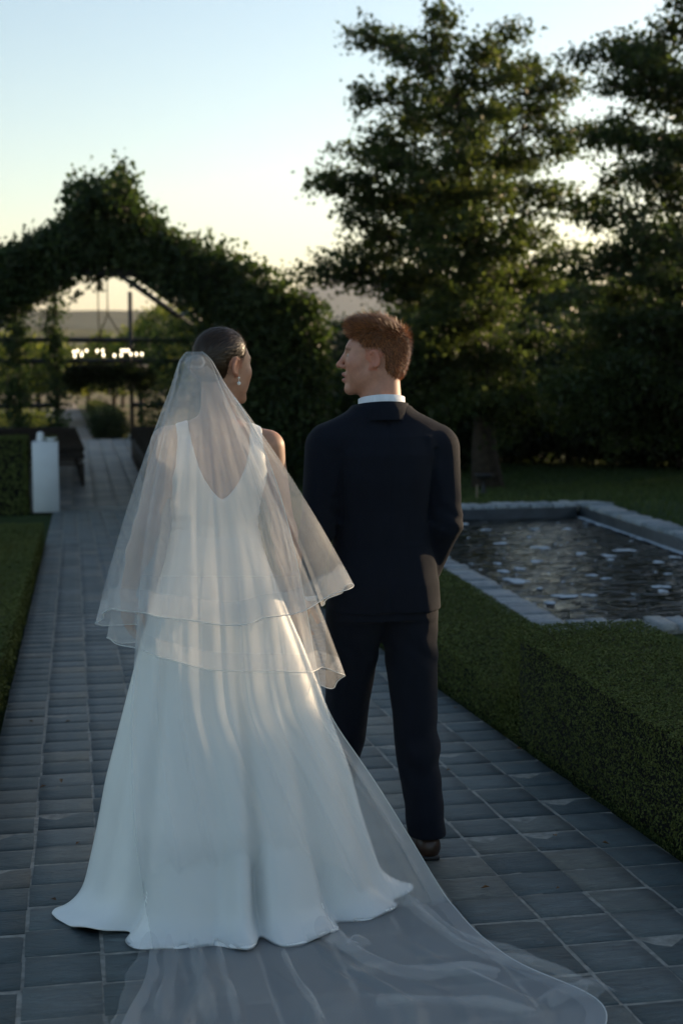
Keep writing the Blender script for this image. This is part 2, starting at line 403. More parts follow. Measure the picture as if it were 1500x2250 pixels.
# ================================================================== clipped box hedges
def hedge(name, x0, x1, y0, y1, ztop, label, dens=6500, leaf=.021, follow=False, sides=('F', 'L', 'R', 'B')):
    """ztop: function of y (array) -> top height; bottom on the ground"""
    root = empty(name, ((x0+x1)/2, (y0+y1)/2, float(ground_z((x0+x1)/2, (y0+y1)/2))), label, 'hedge')
    r = np.random.default_rng(abs(hash(label)) % 9999 if False else int(x0*100+y0*37) % 9973)
    yy = np.linspace(y0+.03, y1-.03, 30); zb = ground_z(np.full(30, (x0+x1)/2), yy)-.1; zt = ztop(yy)-.03
    zb = np.minimum(zb, zt-.05)
    V = []
    for k in range(30): V += [(x0+.08, yy[k], zb[k]), (x1-.08, yy[k], zb[k]), (x1-.08, yy[k], zt[k]), (x0+.08, yy[k], zt[k])]
    Q = [(k*4+a, k*4+(a+1) % 4, k*4+4+(a+1) % 4, k*4+4+a) for k in range(29) for a in range(4)]+[(3, 2, 1, 0), (116, 117, 118, 119)]
    b = MB(); b.add(V, Q); b.build('shade_core', M['core'], root)  # near-black core colour stands in for the shade deep between the leaves
    P, Nn = [], []
    def scatter(area, fn, nrm, k=1.0):
        n = int(area*dens*k); p = fn(r.random(n), r.random(n)); p = p+r.normal(scale=.004 if k == 1 else .008, size=p.shape)
        if k < 1: p = p-unit(np.array([nrm[0], nrm[1], 0]))*(r.exponential(.034, size=n)[:, None])
        P.append(p); Nn.append(np.tile(nrm, (n, 1)))
    L = y1-y0; W = x1-x0; hh = float(np.mean(ztop(yy)-zb))
    scatter(L*W, lambda a, c: np.stack([x0+a*W, y0+c*L, ztop(y0+c*L)+.006*vnoise(np.stack([a*W, c*L, a*0], 1), 14, 3)], 1), (0, 0, 1.0))
    def wall(xs, nrm): 
        def f(a, c):
            y = y0+a*L; zt_ = ztop(y); zb_ = np.minimum(ground_z(np.full(len(y), xs), y), zt_-.05)
            return np.stack([np.full(len(y), xs)+.02*vnoise(np.stack([y, c*.5, a*0], 1), 12, 5), y, zb_+(zt_-zb_)*c], 1)
        scatter(L*hh, f, nrm, .42)
    if 'L' in sides: wall(x0, (-1.0, 0, .0))
    if 'R' in sides: wall(x1, (1.0, 0, .0))
    for s, ys, ny in (('F', y0, -1.0), ('B', y1, 1.0)):
        if s in sides:
            def f(a, c, ys=ys):
                x = x0+a*W; zt_ = ztop(np.full(len(a), ys)); zb_ = np.minimum(ground_z(x, np.full(len(a), ys)), zt_-.05)
                return np.stack([x, np.full(len(a), ys), zb_+(zt_-zb_)*c], 1)
            scatter(W*hh, f, (0, ny, .0), .42)
    P = np.concatenate(P); Nn = np.concatenate(Nn)
    obj('foliage', leaf_mesh('foliage', P, leaf*(.7+.6*r.random(len(P))), M['box'], nrm=Nn, spread=.42, r=r), root, kind='stuff')
    # stray shoots standing a little proud of the clipped faces
    sh = P[r.choice(len(P), max(40, len(P)//250))]+r.normal(scale=.014, size=(max(40, len(P)//250), 3))
    obj('stray_shoots', leaf_mesh('stray_shoots', sh, leaf*1.1, M['box'], r=r), root, kind='stuff')
    return root
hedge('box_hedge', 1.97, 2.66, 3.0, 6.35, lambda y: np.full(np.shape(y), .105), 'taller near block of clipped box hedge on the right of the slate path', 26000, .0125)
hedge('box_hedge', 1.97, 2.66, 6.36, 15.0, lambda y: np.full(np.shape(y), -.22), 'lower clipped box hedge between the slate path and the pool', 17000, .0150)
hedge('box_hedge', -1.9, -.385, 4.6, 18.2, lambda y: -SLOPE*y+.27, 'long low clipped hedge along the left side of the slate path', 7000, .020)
hedge('tall_hedge', -4.6, -.80, 25.4, 26.6, lambda y: np.full(np.shape(y), -.27), 'dark waist high hedge behind the white pedestal', 2600, .06)

# ================================================================== pool
PX0, PX1, PY0, PY1 = 2.80, 5.83, 8.35, 15.25; CW = .29     # outer edges of the coping
pool = empty('garden_pool', ((PX0+PX1)/2, (PY0+PY1)/2, POOL_Z-.3), 'rectangular garden pool with pale slate coping beside the hedge', 'pool')
pm, nt, out = nmat('pool_wall')
principled(nt, out, ramp(nt, noise(nt, 5, 5), [(.3, (.012, .016, .018)), (.7, (.04, .05, .055))]), .5, bump(nt, noise(nt, 20, 5), .5), .5); M['pool_wall'] = pm
w = MB(); zc = POOL_Z-.45
for c, d in (((PX0+CW-.03, (PY0+PY1)/2, zc), (.1, PY1-PY0-.1, .84)), ((PX1-CW+.03, (PY0+PY1)/2, zc), (.1, PY1-PY0-.1, .84)),
             (((PX0+PX1)/2, PY0+CW-.03, zc), (PX1-PX0-.7, .1, .838)), (((PX0+PX1)/2, PY1-CW+.03, zc), (PX1-PX0-.7, .1, .838))): w.box(c, d)
w.build('basin_wall', M['pool_wall'], pool)
w = MB(); w.box(((PX0+PX1)/2, (PY0+PY1)/2, POOL_Z-.95), (PX1-PX0-.4, PY1-PY0-.4, .06)); w.build('basin_floor', M['pool_wall'], pool)
cop = [mesh_np('coping_stone', tile_verts(.285, .120, rt)[0]*np.array([1, 1, 2.6]), tile_verts(.285, .120, rt)[1], M['coping']) for _ in range(6)]
def coping_stone(x, y, rz):
    o = obj('coping_stone', cop[rt.integers(6)], pool); o.location = (x, y, POOL_Z+rt.normal(scale=.006)); o.rotation_euler = (0, 0, rz+rt.normal(scale=.01))
SP = .133
for y in np.arange(PY0+SP/2, PY1, SP):
    coping_stone(PX0+CW/2, y, 0); coping_stone(PX1-CW/2, y, 0)
for x in np.arange(PX0+CW+SP/2+.005, PX1-CW-.05, SP):
    coping_stone(x, PY0+CW/2, math.pi/2); coping_stone(x, PY1-CW/2, math.pi/2)
b = MB()
for c, d in (((PX0+CW/2, (PY0+PY1)/2, POOL_Z-.05), (CW-.03, PY1-PY0-.02, .07)), ((PX1-CW/2, (PY0+PY1)/2, POOL_Z-.05), (CW-.03, PY1-PY0-.02, .07)),
             (((PX0+PX1)/2, PY0+CW/2, POOL_Z-.051), (PX1-PX0-2*CW, CW-.03, .07)), (((PX0+PX1)/2, PY1-CW/2, POOL_Z-.051), (PX1-PX0-2*CW, CW-.03, .07))): b.box(c, d)
b.build('coping_bed', M['grout'], pool)
WZ = POOL_Z-.14
m, nt, out = nmat('pool_water')
g = N(nt, 'ShaderNodeNewGeometry')
n1_ = noise(nt, 4.2, 1, .5, g.outputs['Position'], sc3=(1, 3.2, 1), dist=.7); n2_ = noise(nt, 9, 2, .5, g.outputs['Position'], sc3=(1, 2.0, 1), dist=.3)
ad = N(nt, 'ShaderNodeMath', operation='MULTIPLY_ADD'); nt.links.new(n2_, ad.inputs[0]); ad.inputs[1].default_value = .22; nt.links.new(n1_, ad.inputs[2])
principled(nt, out, (.002, .004, .003), .03, bump(nt, ad.outputs[0], .55, .05), .5, IOR=1.33); M['water'] = m
xa, ya = np.linspace(PX0+CW, PX1-CW, 60), np.linspace(PY0+CW, PY1-CW, 120); A, B_ = np.meshgrid(xa, ya)
Zw = WZ+.004*np.sin(A*9+B_*14+np.sin(B_*5)*1.4)+.003*np.sin(A*4-B_*22+np.sin(A*6))
i2 = (np.arange(119)[:, None]*60+np.arange(59)[None, :]).ravel()
obj('water', mesh_np('water', np.stack([A, B_, Zw], -1).reshape(-1, 3), np.stack([i2, i2+1, i2+61, i2+60], 1), M['water'], True), kind='structure')
# foam islands on the water
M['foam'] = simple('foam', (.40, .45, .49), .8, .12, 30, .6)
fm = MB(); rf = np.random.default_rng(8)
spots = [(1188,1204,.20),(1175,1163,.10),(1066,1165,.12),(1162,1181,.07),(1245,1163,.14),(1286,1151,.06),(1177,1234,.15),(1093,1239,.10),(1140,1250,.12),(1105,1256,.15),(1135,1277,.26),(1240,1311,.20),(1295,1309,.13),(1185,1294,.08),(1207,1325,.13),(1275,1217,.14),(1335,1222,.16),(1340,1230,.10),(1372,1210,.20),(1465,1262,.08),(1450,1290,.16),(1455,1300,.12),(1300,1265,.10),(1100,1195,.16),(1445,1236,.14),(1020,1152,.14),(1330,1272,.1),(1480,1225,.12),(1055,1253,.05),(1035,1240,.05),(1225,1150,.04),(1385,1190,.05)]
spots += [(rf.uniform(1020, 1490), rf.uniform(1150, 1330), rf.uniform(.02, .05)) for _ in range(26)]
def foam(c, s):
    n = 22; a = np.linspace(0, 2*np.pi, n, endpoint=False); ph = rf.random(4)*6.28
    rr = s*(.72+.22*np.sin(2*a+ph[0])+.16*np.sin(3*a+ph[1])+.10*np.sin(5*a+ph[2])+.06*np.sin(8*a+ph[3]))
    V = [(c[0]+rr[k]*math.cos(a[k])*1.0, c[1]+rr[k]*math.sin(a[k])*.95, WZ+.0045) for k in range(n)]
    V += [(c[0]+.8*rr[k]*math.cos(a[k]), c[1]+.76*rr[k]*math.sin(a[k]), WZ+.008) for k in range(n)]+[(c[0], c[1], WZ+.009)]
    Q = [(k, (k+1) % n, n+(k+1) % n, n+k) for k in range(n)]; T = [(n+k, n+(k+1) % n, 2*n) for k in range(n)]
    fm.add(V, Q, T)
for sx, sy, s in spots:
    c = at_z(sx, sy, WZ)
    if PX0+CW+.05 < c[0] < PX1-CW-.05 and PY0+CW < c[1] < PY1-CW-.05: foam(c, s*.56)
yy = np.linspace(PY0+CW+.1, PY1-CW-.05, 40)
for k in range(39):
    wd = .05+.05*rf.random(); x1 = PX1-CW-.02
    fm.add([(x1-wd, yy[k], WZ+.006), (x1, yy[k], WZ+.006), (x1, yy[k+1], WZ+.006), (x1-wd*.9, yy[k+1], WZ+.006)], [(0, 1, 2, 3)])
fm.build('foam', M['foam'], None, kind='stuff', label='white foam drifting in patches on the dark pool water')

# ================================================================== lawn grass
def grass(name, n, x0, x1, y0, y1, h, label, keep=None, seed=1):
    r = np.random.default_rng(seed); x = r.uniform(x0, x1, n); y = y0+(y1-y0)*r.random(n)**1.3
    if keep is not None: k = keep(x, y); x, y = x[k], y[k]
    n = len(x); P = np.stack([x, y, ground_z(x, y)-.005], 1); hh = h*(.5+r.random(n)); a = r.random(n)*6.28
    s = np.stack([np.cos(a), np.sin(a), 0*a], 1)*(.004+.0004*y)[:, None]; lean = r.normal(scale=.35, size=(n, 3)); lean[:, 2] = 1
    tip = P+unit(lean)*hh[:, None]
    V = np.stack([P-s, P+s, tip], 1).reshape(-1, 3); T = np.arange(n*3).reshape(-1, 3)
    return obj(name, mesh_np(name, V, T, M['grass'], attrs={'rnd': np.repeat(r.random(n), 3)}), kind='stuff', label=label)
outside_pool = lambda x, y: ~((x > PX0-.02) & (x < PX1+.02) & (y > PY0) & (y < PY1+.02))
grass('lawn_grass', 90000, 2.7, 15, 8.5, 34, .06, 'short green lawn grass around the pool and under the trees', outside_pool, 4)
# ================================================================== pergola: black steel gable frames
PCX, HALF, EAVE, RIDGE = .78, 3.72, 1.25, 3.88
FY = [27.0, 31.0, 35.0, 39.0, 43.0]
perg = empty('pergola', (PCX, 35, FLOOR_Z), 'black steel gabled pergola over the ceremony floor, overgrown with vines', 'pergola')
S = .11
def bar(name, p, q, s=S):
    b = MB(); b.tube([p, q], s*.62, 4); return b.build(name, M['steel'], perg)
for k, y in enumerate(FY):
    for sx in (-1, 1):
        b = MB(); b.box((PCX+sx*HALF, y, (EAVE+FLOOR_Z)/2), (S, S, EAVE-FLOOR_Z), bev=.006); b.build('post', M['steel'], perg)
        bar('rafter', (PCX+sx*HALF, y, EAVE), (PCX, y, RIDGE), .13)
    if k < 1: bar('collar_tie', (PCX-2.15, y, 2.70), (PCX+2.15, y, 2.70))
for sx in (-1, 1):
    bar('eaves_beam', (PCX+sx*HALF, FY[0]-.1, EAVE+.01), (PCX+sx*HALF, FY[-1]+.1, EAVE+.01))
    for f in (.33, .66):
        bar('purlin', (PCX+sx*HALF*(1-f), FY[0]-.05, EAVE+(RIDGE-EAVE)*f+.1), (PCX+sx*HALF*(1-f), FY[-1]+.05, EAVE+(RIDGE-EAVE)*f+.1), .08)
bar('ridge_beam', (PCX, FY[0]-.3, RIDGE+.02), (PCX, FY[-1]+.1, RIDGE+.02), .12)
# far gable screen
for x in (-.42, 1.755):
    b = MB(); b.box((x, 43.0, (3.0+FLOOR_Z)/2-.05), (.12, .13, 3.0-FLOOR_Z-.1), bev=.006); b.build('screen_post', M['steel'], perg)
for z, t in ((1.48, .12), (.86, .12)): bar('screen_rail', (PCX-HALF, 43.07, z), (PCX+HALF, 43.07, z), t)
bar('screen_rail', (1.755, 43.07, -.45), (PCX+HALF, 43.07, -.45), .12)
bar('screen_rail', (PCX-HALF, 43.07, -.45), (-.42, 43.07, -.45), .12)
for z in np.arange(-1.1, .8, .32):
    bar('screen_wire', (1.755, 43.05, z), (PCX+HALF, 43.05, z), .025); bar('screen_wire', (PCX-HALF, 43.05, z), (-.42, 43.05, z), .025)
lw = MB(); lw.box((-3.1, 44.1, FLOOR_Z+.02), (4.4, .3, .22), bev=.01); lw.build('floor_kerb', M['coping'], perg)
lw = MB(); lw.box((3.35, 44.1, FLOOR_Z+.02), (3.3, .3, .22), bev=.01); lw.build('floor_kerb', M['coping'], perg)

# ------------------------------------------------------------------ vines on the pergola
rv_ = np.random.default_rng(21)
def vine(name, label, centers, per, rad, size, nrm, stems=(), loc=None, spread=1.2, mat='ivy'):
    centers = np.asarray(centers); root = empty(name, loc if loc is not None else (centers[:, 0].mean(), centers[:, 1].mean(), FLOOR_Z), label, 'vine')
    P = clumps(centers, per, rad, rv_)
    obj('leaves', leaf_mesh('leaves', P, size*(.65+.7*rv_.random(len(P))), M[mat], nrm=np.tile(nrm, (len(P), 1)), spread=spread, r=rv_, aspect=.75), root, kind='stuff')
    for st in stems:
        b = MB(); b.tube(st, np.linspace(.035, .015, len(st)), 6); b.build('stem', M['twig'], root)
    return root
def outer(x): return 4.12-.575*np.abs(x-.78)
def inner(x): return np.minimum(2.80, 3.08-.60*np.abs(x-.66))
# front gable band
n = 2300; x = rv_.uniform(-3.3, 4.75, n); t = rv_.random(n)
zi, zo = inner(x), outer(x)+.15*vnoise(np.stack([x, x*0, x*0], 1), 2.2, 9)
z = zi+(zo-zi)*t; y = 26.9-.25*rv_.random(n)+.5*rv_.random(n)
z = np.where((x > 2.35) | (x < -2.6), FLOOR_Z+(zo-FLOOR_Z)*t, z)
c1 = np.stack([x, y, z], 1)
n = 1500; x = rv_.uniform(2.5, 4.75, n); z = FLOOR_Z+(outer(x)+.2-FLOOR_Z)*rv_.random(n); c1b = np.stack([x, 26.75+.6*rv_.random(n)-.3*np.sin((x-2.5)/2.25*3.14), z], 1)
n = 170; c1c = np.stack([rv_.normal(.58, .24, n), 26.9+rv_.normal(0, .25, n), 3.92+np.abs(rv_.normal(0, .20, n))], 1)      # the tuft on the ridge
n = 60; c1d = np.stack([rv_.normal(.92, .12, n), 26.8+rv_.normal(0, .2, n), 3.98+rv_.normal(0, .22, n)], 1)
st = [[(4.4, 26.9, FLOOR_Z), (4.35, 26.9, 0), (4.4, 26.95, 1.6), (2.6, 26.95, 2.8), (.9, 26.95, 3.9)], [(-2.8, 26.9, FLOOR_Z), (-2.85, 26.9, .4), (-2.9, 26.95, 1.7), (-1, 26.95, 2.9), (.6, 26.95, 3.9)]]
vine('climbing_vine', 'thick green vine wrapped over the front gable of the pergola', np.concatenate([c1, c1b, c1c, c1d]), 13, .13, .105, (0, -1, .45), st)
# roof slopes, front two bays
for sx, lab in ((1, 'vine leaves covering the right roof slope of the pergola'), (-1, 'vine leaves covering the left roof slope of the pergola')):
    n = 1500; f = rv_.random(n); y = 27.2+8.6*rv_.random(n)**1.2
    zr = EAVE+(RIDGE-EAVE)*(1-f)+.12+.12*vnoise(np.stack([f*4, y, y*0], 1), 1.6, 4)
    vine('roof_vine', lab, np.stack([PCX+sx*HALF*f, y, zr+rv_.normal(scale=.08, size=n)], 1), 12, .16, .12, (sx*.5, 0, .85), (), (PCX+sx*HALF, 31, FLOOR_Z))
# right wall, with the gaps that let the low sun in
n = 1700; y = 27.2+15*rv_.random(n); z = FLOOR_Z+.1+(EAVE-FLOOR_Z)*rv_.random(n); k = (np.sin(y*1.9)+.7*np.sin(z*2.2+y) > -.75) & ~((z > -.2) & (z < .75) & (y > 32))
vine('wall_vine', 'vine curtain hanging down the right side of the pergola', np.stack([np.full(n, PCX+HALF)+rv_.normal(scale=.1, size=n), y, z], 1)[k], 12, .16, .12, (.9, 0, .3))
n = 700; y = 27.2+8*rv_.random(n); z = FLOOR_Z+.1+(EAVE-FLOOR_Z)*rv_.random(n)
vine('wall_vine', 'vine curtain hanging down the left side of the pergola', np.stack([np.full(n, PCX-HALF)+rv_.normal(scale=.1, size=n), y, z], 1), 12, .16, .12, (-.9, 0, .3))
# vines on the far screen posts at the left, and loose strands under the roof
for x0, lab in ((-.42, 'leafy vine twisting up the far left screen post'), (-1.55, 'leafy vine climbing at the left of the far screen')):
    n = 190; z = FLOOR_Z+4.5*rv_.random(n); vine('post_vine', lab, np.stack([x0+rv_.normal(scale=.16, size=n), 42.9+rv_.normal(scale=.12, size=n), z], 1), 11, .11, .115, (0, -1, .3), [[(x0, 42.9, FLOOR_Z), (x0+.05, 42.88, .8), (x0, 42.9, 2.6)]])
n = 170; x = rv_.uniform(-2.95, -1.1, n); z = FLOOR_Z+1.1+2.3*rv_.random(n); vine('screen_vine', 'loose vine foliage over the left side of the far screen', np.stack([x, 42.9+rv_.normal(scale=.1, size=n), z], 1)[rv_.random(n) > .35], 9, .14, .115, (0, -1, .3))
n = 420; x = rv_.uniform(2.1, 4.3, n); z = FLOOR_Z+3.6*rv_.random(n); vine('screen_vine', 'loose vine foliage over the right side of the far screen', np.stack([x, 42.85+rv_.normal(scale=.1, size=n), z], 1), 8, .15, .115, (0, -1, .3))
tr = []
for (sx_, sy_), (ex, ey) in (((150, 585), (168, 660)), ((205, 600), (216, 635)), ((125, 610), (150, 640))):
    p, q = at_depth(sx_, sy_, 29), at_depth(ex, ey, 29)
    for t in np.linspace(0, 1, 9): tr.append(p+(q-p)*t+rv_.normal(scale=.06, size=3))
vine('hanging_vine', 'thin trailing vine shoots dangling inside the front gable', np.array(tr), 7, .07, .10, (0, -1, .2), (), (-.1, 29, FLOOR_Z))

# ================================================================== hanging greenery ring with lights
CH = np.array([.84, 33.0, 1.0]); CR = .86
ch = empty('chandelier', CH, 'round hanging greenery chandelier with glowing bulbs under the pergola', 'chandelier')
b = MB(); a = np.linspace(0, 2*np.pi, 41); b.tube(np.stack([CH[0]+CR*np.cos(a), CH[1]+CR*np.sin(a), np.full(41, CH[2]-.12)], 1), .03, 6, False); b.build('hoop', M['steel'], ch)
n = 620; a = rv_.random(n)*6.28; c = np.stack([CH[0]+CR*np.cos(a)+rv_.normal(scale=.06, size=n), CH[1]+CR*np.sin(a)+rv_.normal(scale=.06, size=n), CH[2]-.16-.17*np.abs(rv_.normal(size=n))-.16*np.maximum(0, np.sin(a*2+2.2))], 1)
P = clumps(c, 12, .07, rv_); obj('garland', leaf_mesh('garland', P, .085*(.6+.8*rv_.random(len(P))), M['shrub'], r=rv_, droop=.8), ch, kind='stuff')
m, nt, out = nmat('lit_bulb'); e = N(nt, 'ShaderNodeEmission'); e.inputs['Color'].default_value = (1, .83, .55, 1); e.inputs['Strength'].default_value = 2.4
nt.links.new(e.outputs[0], out.inputs['Surface']); M['bulb'] = m
M['brass'] = simple('bulb_socket', (.05, .04, .03), .4, .2, 8, .05, metal=.6)
bpx = [163, 165, 171, 181, 180, 191, 214, 226, 228, 252, 268, 275, 282, 267, 288, 300, 312]
bpy_ = [775, 784, 773, 775, 782, 772, 773, 772, 782, 783, 772, 772, 772, 782, 780, 780, 780]
prof = [(0, .055), (.016, .05), (.026, .034), (.026, .018), (.016, 0), (.012, -.02)]
for bx_, by_ in zip(bpx, bpy_):
    far = by_ < 777; dx = (bx_-240)/84.0; dx = max(-.98, min(.98, dx)); dy = math.sqrt(1-dx*dx)*(1 if far else -1)
    q = at_depth(bx_, by_, CH[1]+CR*dy); bb = MB(); bb.lathe(prof, (q[0], q[1], q[2]), 10); ob = bb.build('bulb', M['bulb'], ch, True)
    sk = MB(); sk.tube([(q[0], q[1], q[2]-.02), (q[0], q[1], CH[2]-.13)], .014, 6); sk.build('socket', M['brass'], ob)
kn1, kn2 = at_depth(237, 690, 33), at_depth(222, 735, 33)
for pts in ([at_depth(235, 590, 33), kn1], [at_depth(215, 590, 33), at_depth(217, 715, 33), kn2], [kn1, at_depth(270, 745, 33), at_depth(300, 785, 33)], [kn1, at_depth(222, 730, 33), at_depth(205, 785, 33)], [kn2, at_depth(228, 745, 33), at_depth(240, 785, 33)], [kn2, at_depth(200, 745, 33), at_depth(172, 785, 33)]):
    b = MB(); b.tube(pts, .014, 5); b.build('rope', M['rope'], ch)
b = MB(); b.tube([(CH[0]-.35, 33, 3.86), (CH[0]+.3, 33, 3.86)], .03, 5); b.tube([at_depth(235, 592, 33), (at_depth(235, 592, 33)[0], 33, 3.86)], .012, 5); b.tube([at_depth(215, 592, 33), (at_depth(215, 592, 33)[0], 33, 3.86)], .012, 5); b.build('hanging_bar', M['rope'], ch)

# ================================================================== pedestal and what stands on it
pz = -SLOPE*25.5
ped = MB(); ped.box((-.482, 25.6, pz+.62), (.45, .45, 1.235), bev=.008)
ped.build('pedestal', M['white_paint'], label='tall plain white square pedestal at the left edge of the path', cat='pedestal')
pt = pz+1.2375
v = MB(); v.lathe([(0, 0), (.06, 0), (.075, .02), (.072, .07), (.06, .10), (.066, .125), (.055, .16), (.02, .178), (0, .18)], (-.56, 25.55, pt), 18)
v.build('vase', M['ceramic'], smooth=True, label='small rounded white ceramic vase on the pedestal', cat='vase')
bw = empty('flower_bowl', (-.38, 25.52, pt), 'low white bowl with green sprigs on the pedestal', 'bowl')
v = MB(); v.lathe([(0, 0), (.05, 0), (.06, .012), (.10, .05), (.11, .075), (.10, .075), (.085, .05), (0, .045)], (-.38, 25.52, pt), 20); v.build('bowl', M['ceramic'], bw, True)
P = clumps(np.array([(-.46, 25.5, pt+.07), (-.42, 25.5, pt+.08), (-.30, 25.5, pt+.06), (-.36, 25.5, pt+.09)]), 14, .025, rv_); obj('sprig', leaf_mesh('sprig', P, .05, M['olive'], r=rv_), bw)

# ================================================================== ceremony benches
def bench(x, y, L):
    t = empty('bench', (x, y, FLOOR_Z), 'x', 'bench', 'dark wooden benches in rows beside the aisle')
    for k in range(3): b = MB(); b.box((x, y-.13+.13*k, FLOOR_Z+.44), (L, .115, .04), bev=.005); b.build('seat_slat', M['wood'], t)
    for sx in (-1, 1): b = MB(); b.box((x+sx*(L/2-.04), y, FLOOR_Z+.21), (.07, .40, .418), bev=.006); b.build('leg', M['wood'], t)
    for k in range(2): b = MB(); b.box((x, y-.24, FLOOR_Z+.62+.16*k), (L, .03, .11), bev=.005); b.build('back_slat', M['wood'], t)
    for sx in (-1, 1): b = MB(); b.box((x+sx*(L/2-.15), y-.215, FLOOR_Z+.60), (.06, .02, .40)); b.build('back_post', M['wood'], t)
    return t
rows = [30.2, 31.15, 32.1, 33.05, 34.0, 34.95, 35.9, 36.85]
order = ['front row, nearest the pedestal']+[w+' row from the pedestal' for w in ('second', 'third', 'fourth', 'fifth', 'sixth', 'seventh')]+['last row, nearest the far screen']
for k, y in enumerate(rows):
    o = bench(-1.02-.02*k, y, 2.5); o['label'] = 'dark wooden bench left of the aisle, '+order[k]
    o = bench(2.72+.0*k, y, 2.5); o['label'] = 'dark wooden bench right of the aisle, '+order[k]

# ================================================================== trees
def branch(b, p, q, r0, r1, sag=.12, n=6, r=rv_):
    t = np.linspace(0, 1, n)[:, None]; p, q = np.asarray(p, float), np.asarray(q, float); L = np.linalg.norm(q-p)
    w = r.normal(scale=L*.035, size=(n, 3)); w[0] = 0; w[-1] = 0
    P = p+(q-p)*t+w; P[:, 2] += L*sag*np.sin(t[:, 0]*np.pi)*.5
    b.tube(P, np.linspace(r0, r1, n), 6); return P
def tree(name, base, tops, limbs, leafmatn, label, trunk_r=.2, size=.11, per=11, twig=1.0, dens=1.0, group=None, seed=1, spread=.75):
    """limbs: list of (height fraction, tip xyz); leaves sit on twigs along the outer part of every limb"""
    r = np.random.default_rng(seed); root = empty(name, base, label, 'tree', group)
    base = np.asarray(base, float); top = np.asarray(tops, float)
    tb = MB(); n = 12; t = np.linspace(0, 1, n)[:, None]; TP = base+(top-base)*t; TP[1:-1, :2] += r.normal(scale=.05, size=(n-2, 2))
    TP[0, 2] -= .15; rad = trunk_r*(1-t[:, 0])**.8+.02; rad[0] *= 1.45; rad[1] *= 1.08
    tb.tube(TP, rad, 10); tb.build('trunk', M['bark'], root, True)
    lb = MB(); centers = []
    for hf, tip in limbs:
        p = base+(top-base)*hf; P = branch(lb, p, tip, trunk_r*.32*(1-hf)+.02, .008, .14, 7, r); L = np.linalg.norm(np.asarray(tip)-p)
        m = max(5, int(L*5.2*twig*dens))
        for k in range(m):
            s = r.uniform(.22, 1.0)**.8; i = s*6; i0 = min(int(i), 5); q = P[i0]+(P[i0+1]-P[i0])*(i-i0)
            d = r.normal(size=3); d[2] = d[2]*.40+.14; dirl = unit(np.asarray(tip)-p); d = unit(d+dirl*.5); tl = (.25+.55*r.random())*min(1.2, L*.33)*(1.15-.5*s)
            e = q+d*tl
            if r.random() < .35: lb.tube([q, (q+e)/2+r.normal(scale=.03, size=3), e], [.012, .008, .004], 4, False)
            mm = max(2, int(tl*5.5)); 
            for j in range(mm): centers.append(q+(e-q)*((j+1)/mm)+r.normal(scale=.05, size=3))
        centers.append(np.asarray(tip))
    lb.build('limbs', M['bark'], root, True)
    P = clumps(np.array(centers), per, .125, r, .75)
    cr = obj('crown', leaf_mesh('crown', P, size*(.6+.8*r.random(len(P))), M[leafmatn], nrm=np.tile((0, 0, 1.0), (len(P), 1)), spread=1.3, r=r, aspect=.6, droop=.3), root)
    return root, len(P)
TY = 25.0
tb_ = at_depth(1072, 1068, TY); tt_ = at_depth(1000, 150, TY); zt0, zt1 = tb_[2], tt_[2]
tips = [(968, 18, 0), (940, 70, .3), (778, 95, 0), (850, 85, .8), (790, 215, -.2), (870, 190, .6), (1150, 72, 0), (1080, 100, -.8), (1180, 160, .6), (752, 332, 0), (820, 300, -.6), (700, 412, .2), (735, 395, -.4), (790, 440, .7),
        (775, 480, -.5), (830, 520, .5), (685, 605, 0), (720, 590, -.6), (760, 560, .4), (840, 740, -.5), (900, 400, -1.6), (1000, 330, -1.8), (1090, 420, -1.8), (950, 560, -2.0), (1060, 600, -1.8), (890, 640, 1.5),
        (1200, 240, 0), (1260, 200, .5), (1240, 330, -.7), (1290, 290, .8), (1230, 420, .3), (1300, 440, -.6), (1180, 520, -1.4), (1280, 560, .6), (1200, 620, -.8), (1150, 380, 1.5), (1000, 240, 1.4), (900, 280, 1.2),
        (960, 760, -1.4), (860, 830, -1.0), (1000, 850, -1.6), (1130, 800, -1.5), (1200, 760, -.8), (920, 900, .8), (1180, 900, .3), (1240, 840, .9), (1040, 160, -.6), (900, 130, -.4), (1120, 250, -1.2), (980, 450, 1.8), (1080, 720, 1.6), (930, 720, -1.8), (1010, 680, -2.0), (1100, 690, -2.0), (900, 800, -1.6), (980, 900, -1.7), (1070, 880, -2.0), (1150, 880, -1.8), (1220, 920, -1.2), (1120, 960, -1.4), (860, 900, -.6), (900, 500, -1.4), (1020, 500, -2.1), (1130, 560, -1.9), (1050, 300, -1.6), (940, 230, -1.2), (1140, 170, -.8), (850, 360, -1.0), (860, 460, 1.0)]
limbs = []
for px, py, dy in tips:
    tip = at_depth(px, py, TY+dy*1.25); zr = tip[2]-.30*abs(tip[0]-7.3)-.15
    hf = float(np.clip((zr-zt0)/(zt1-zt0), .20, .97)); limbs.append((hf, tip))
T1, nl1 = tree('oak_tree', tb_, tt_, limbs, 'oak', 'large leafy oak on the lawn behind the suited person', .20, .100, 15, 1.0, 2.5, None, 31)
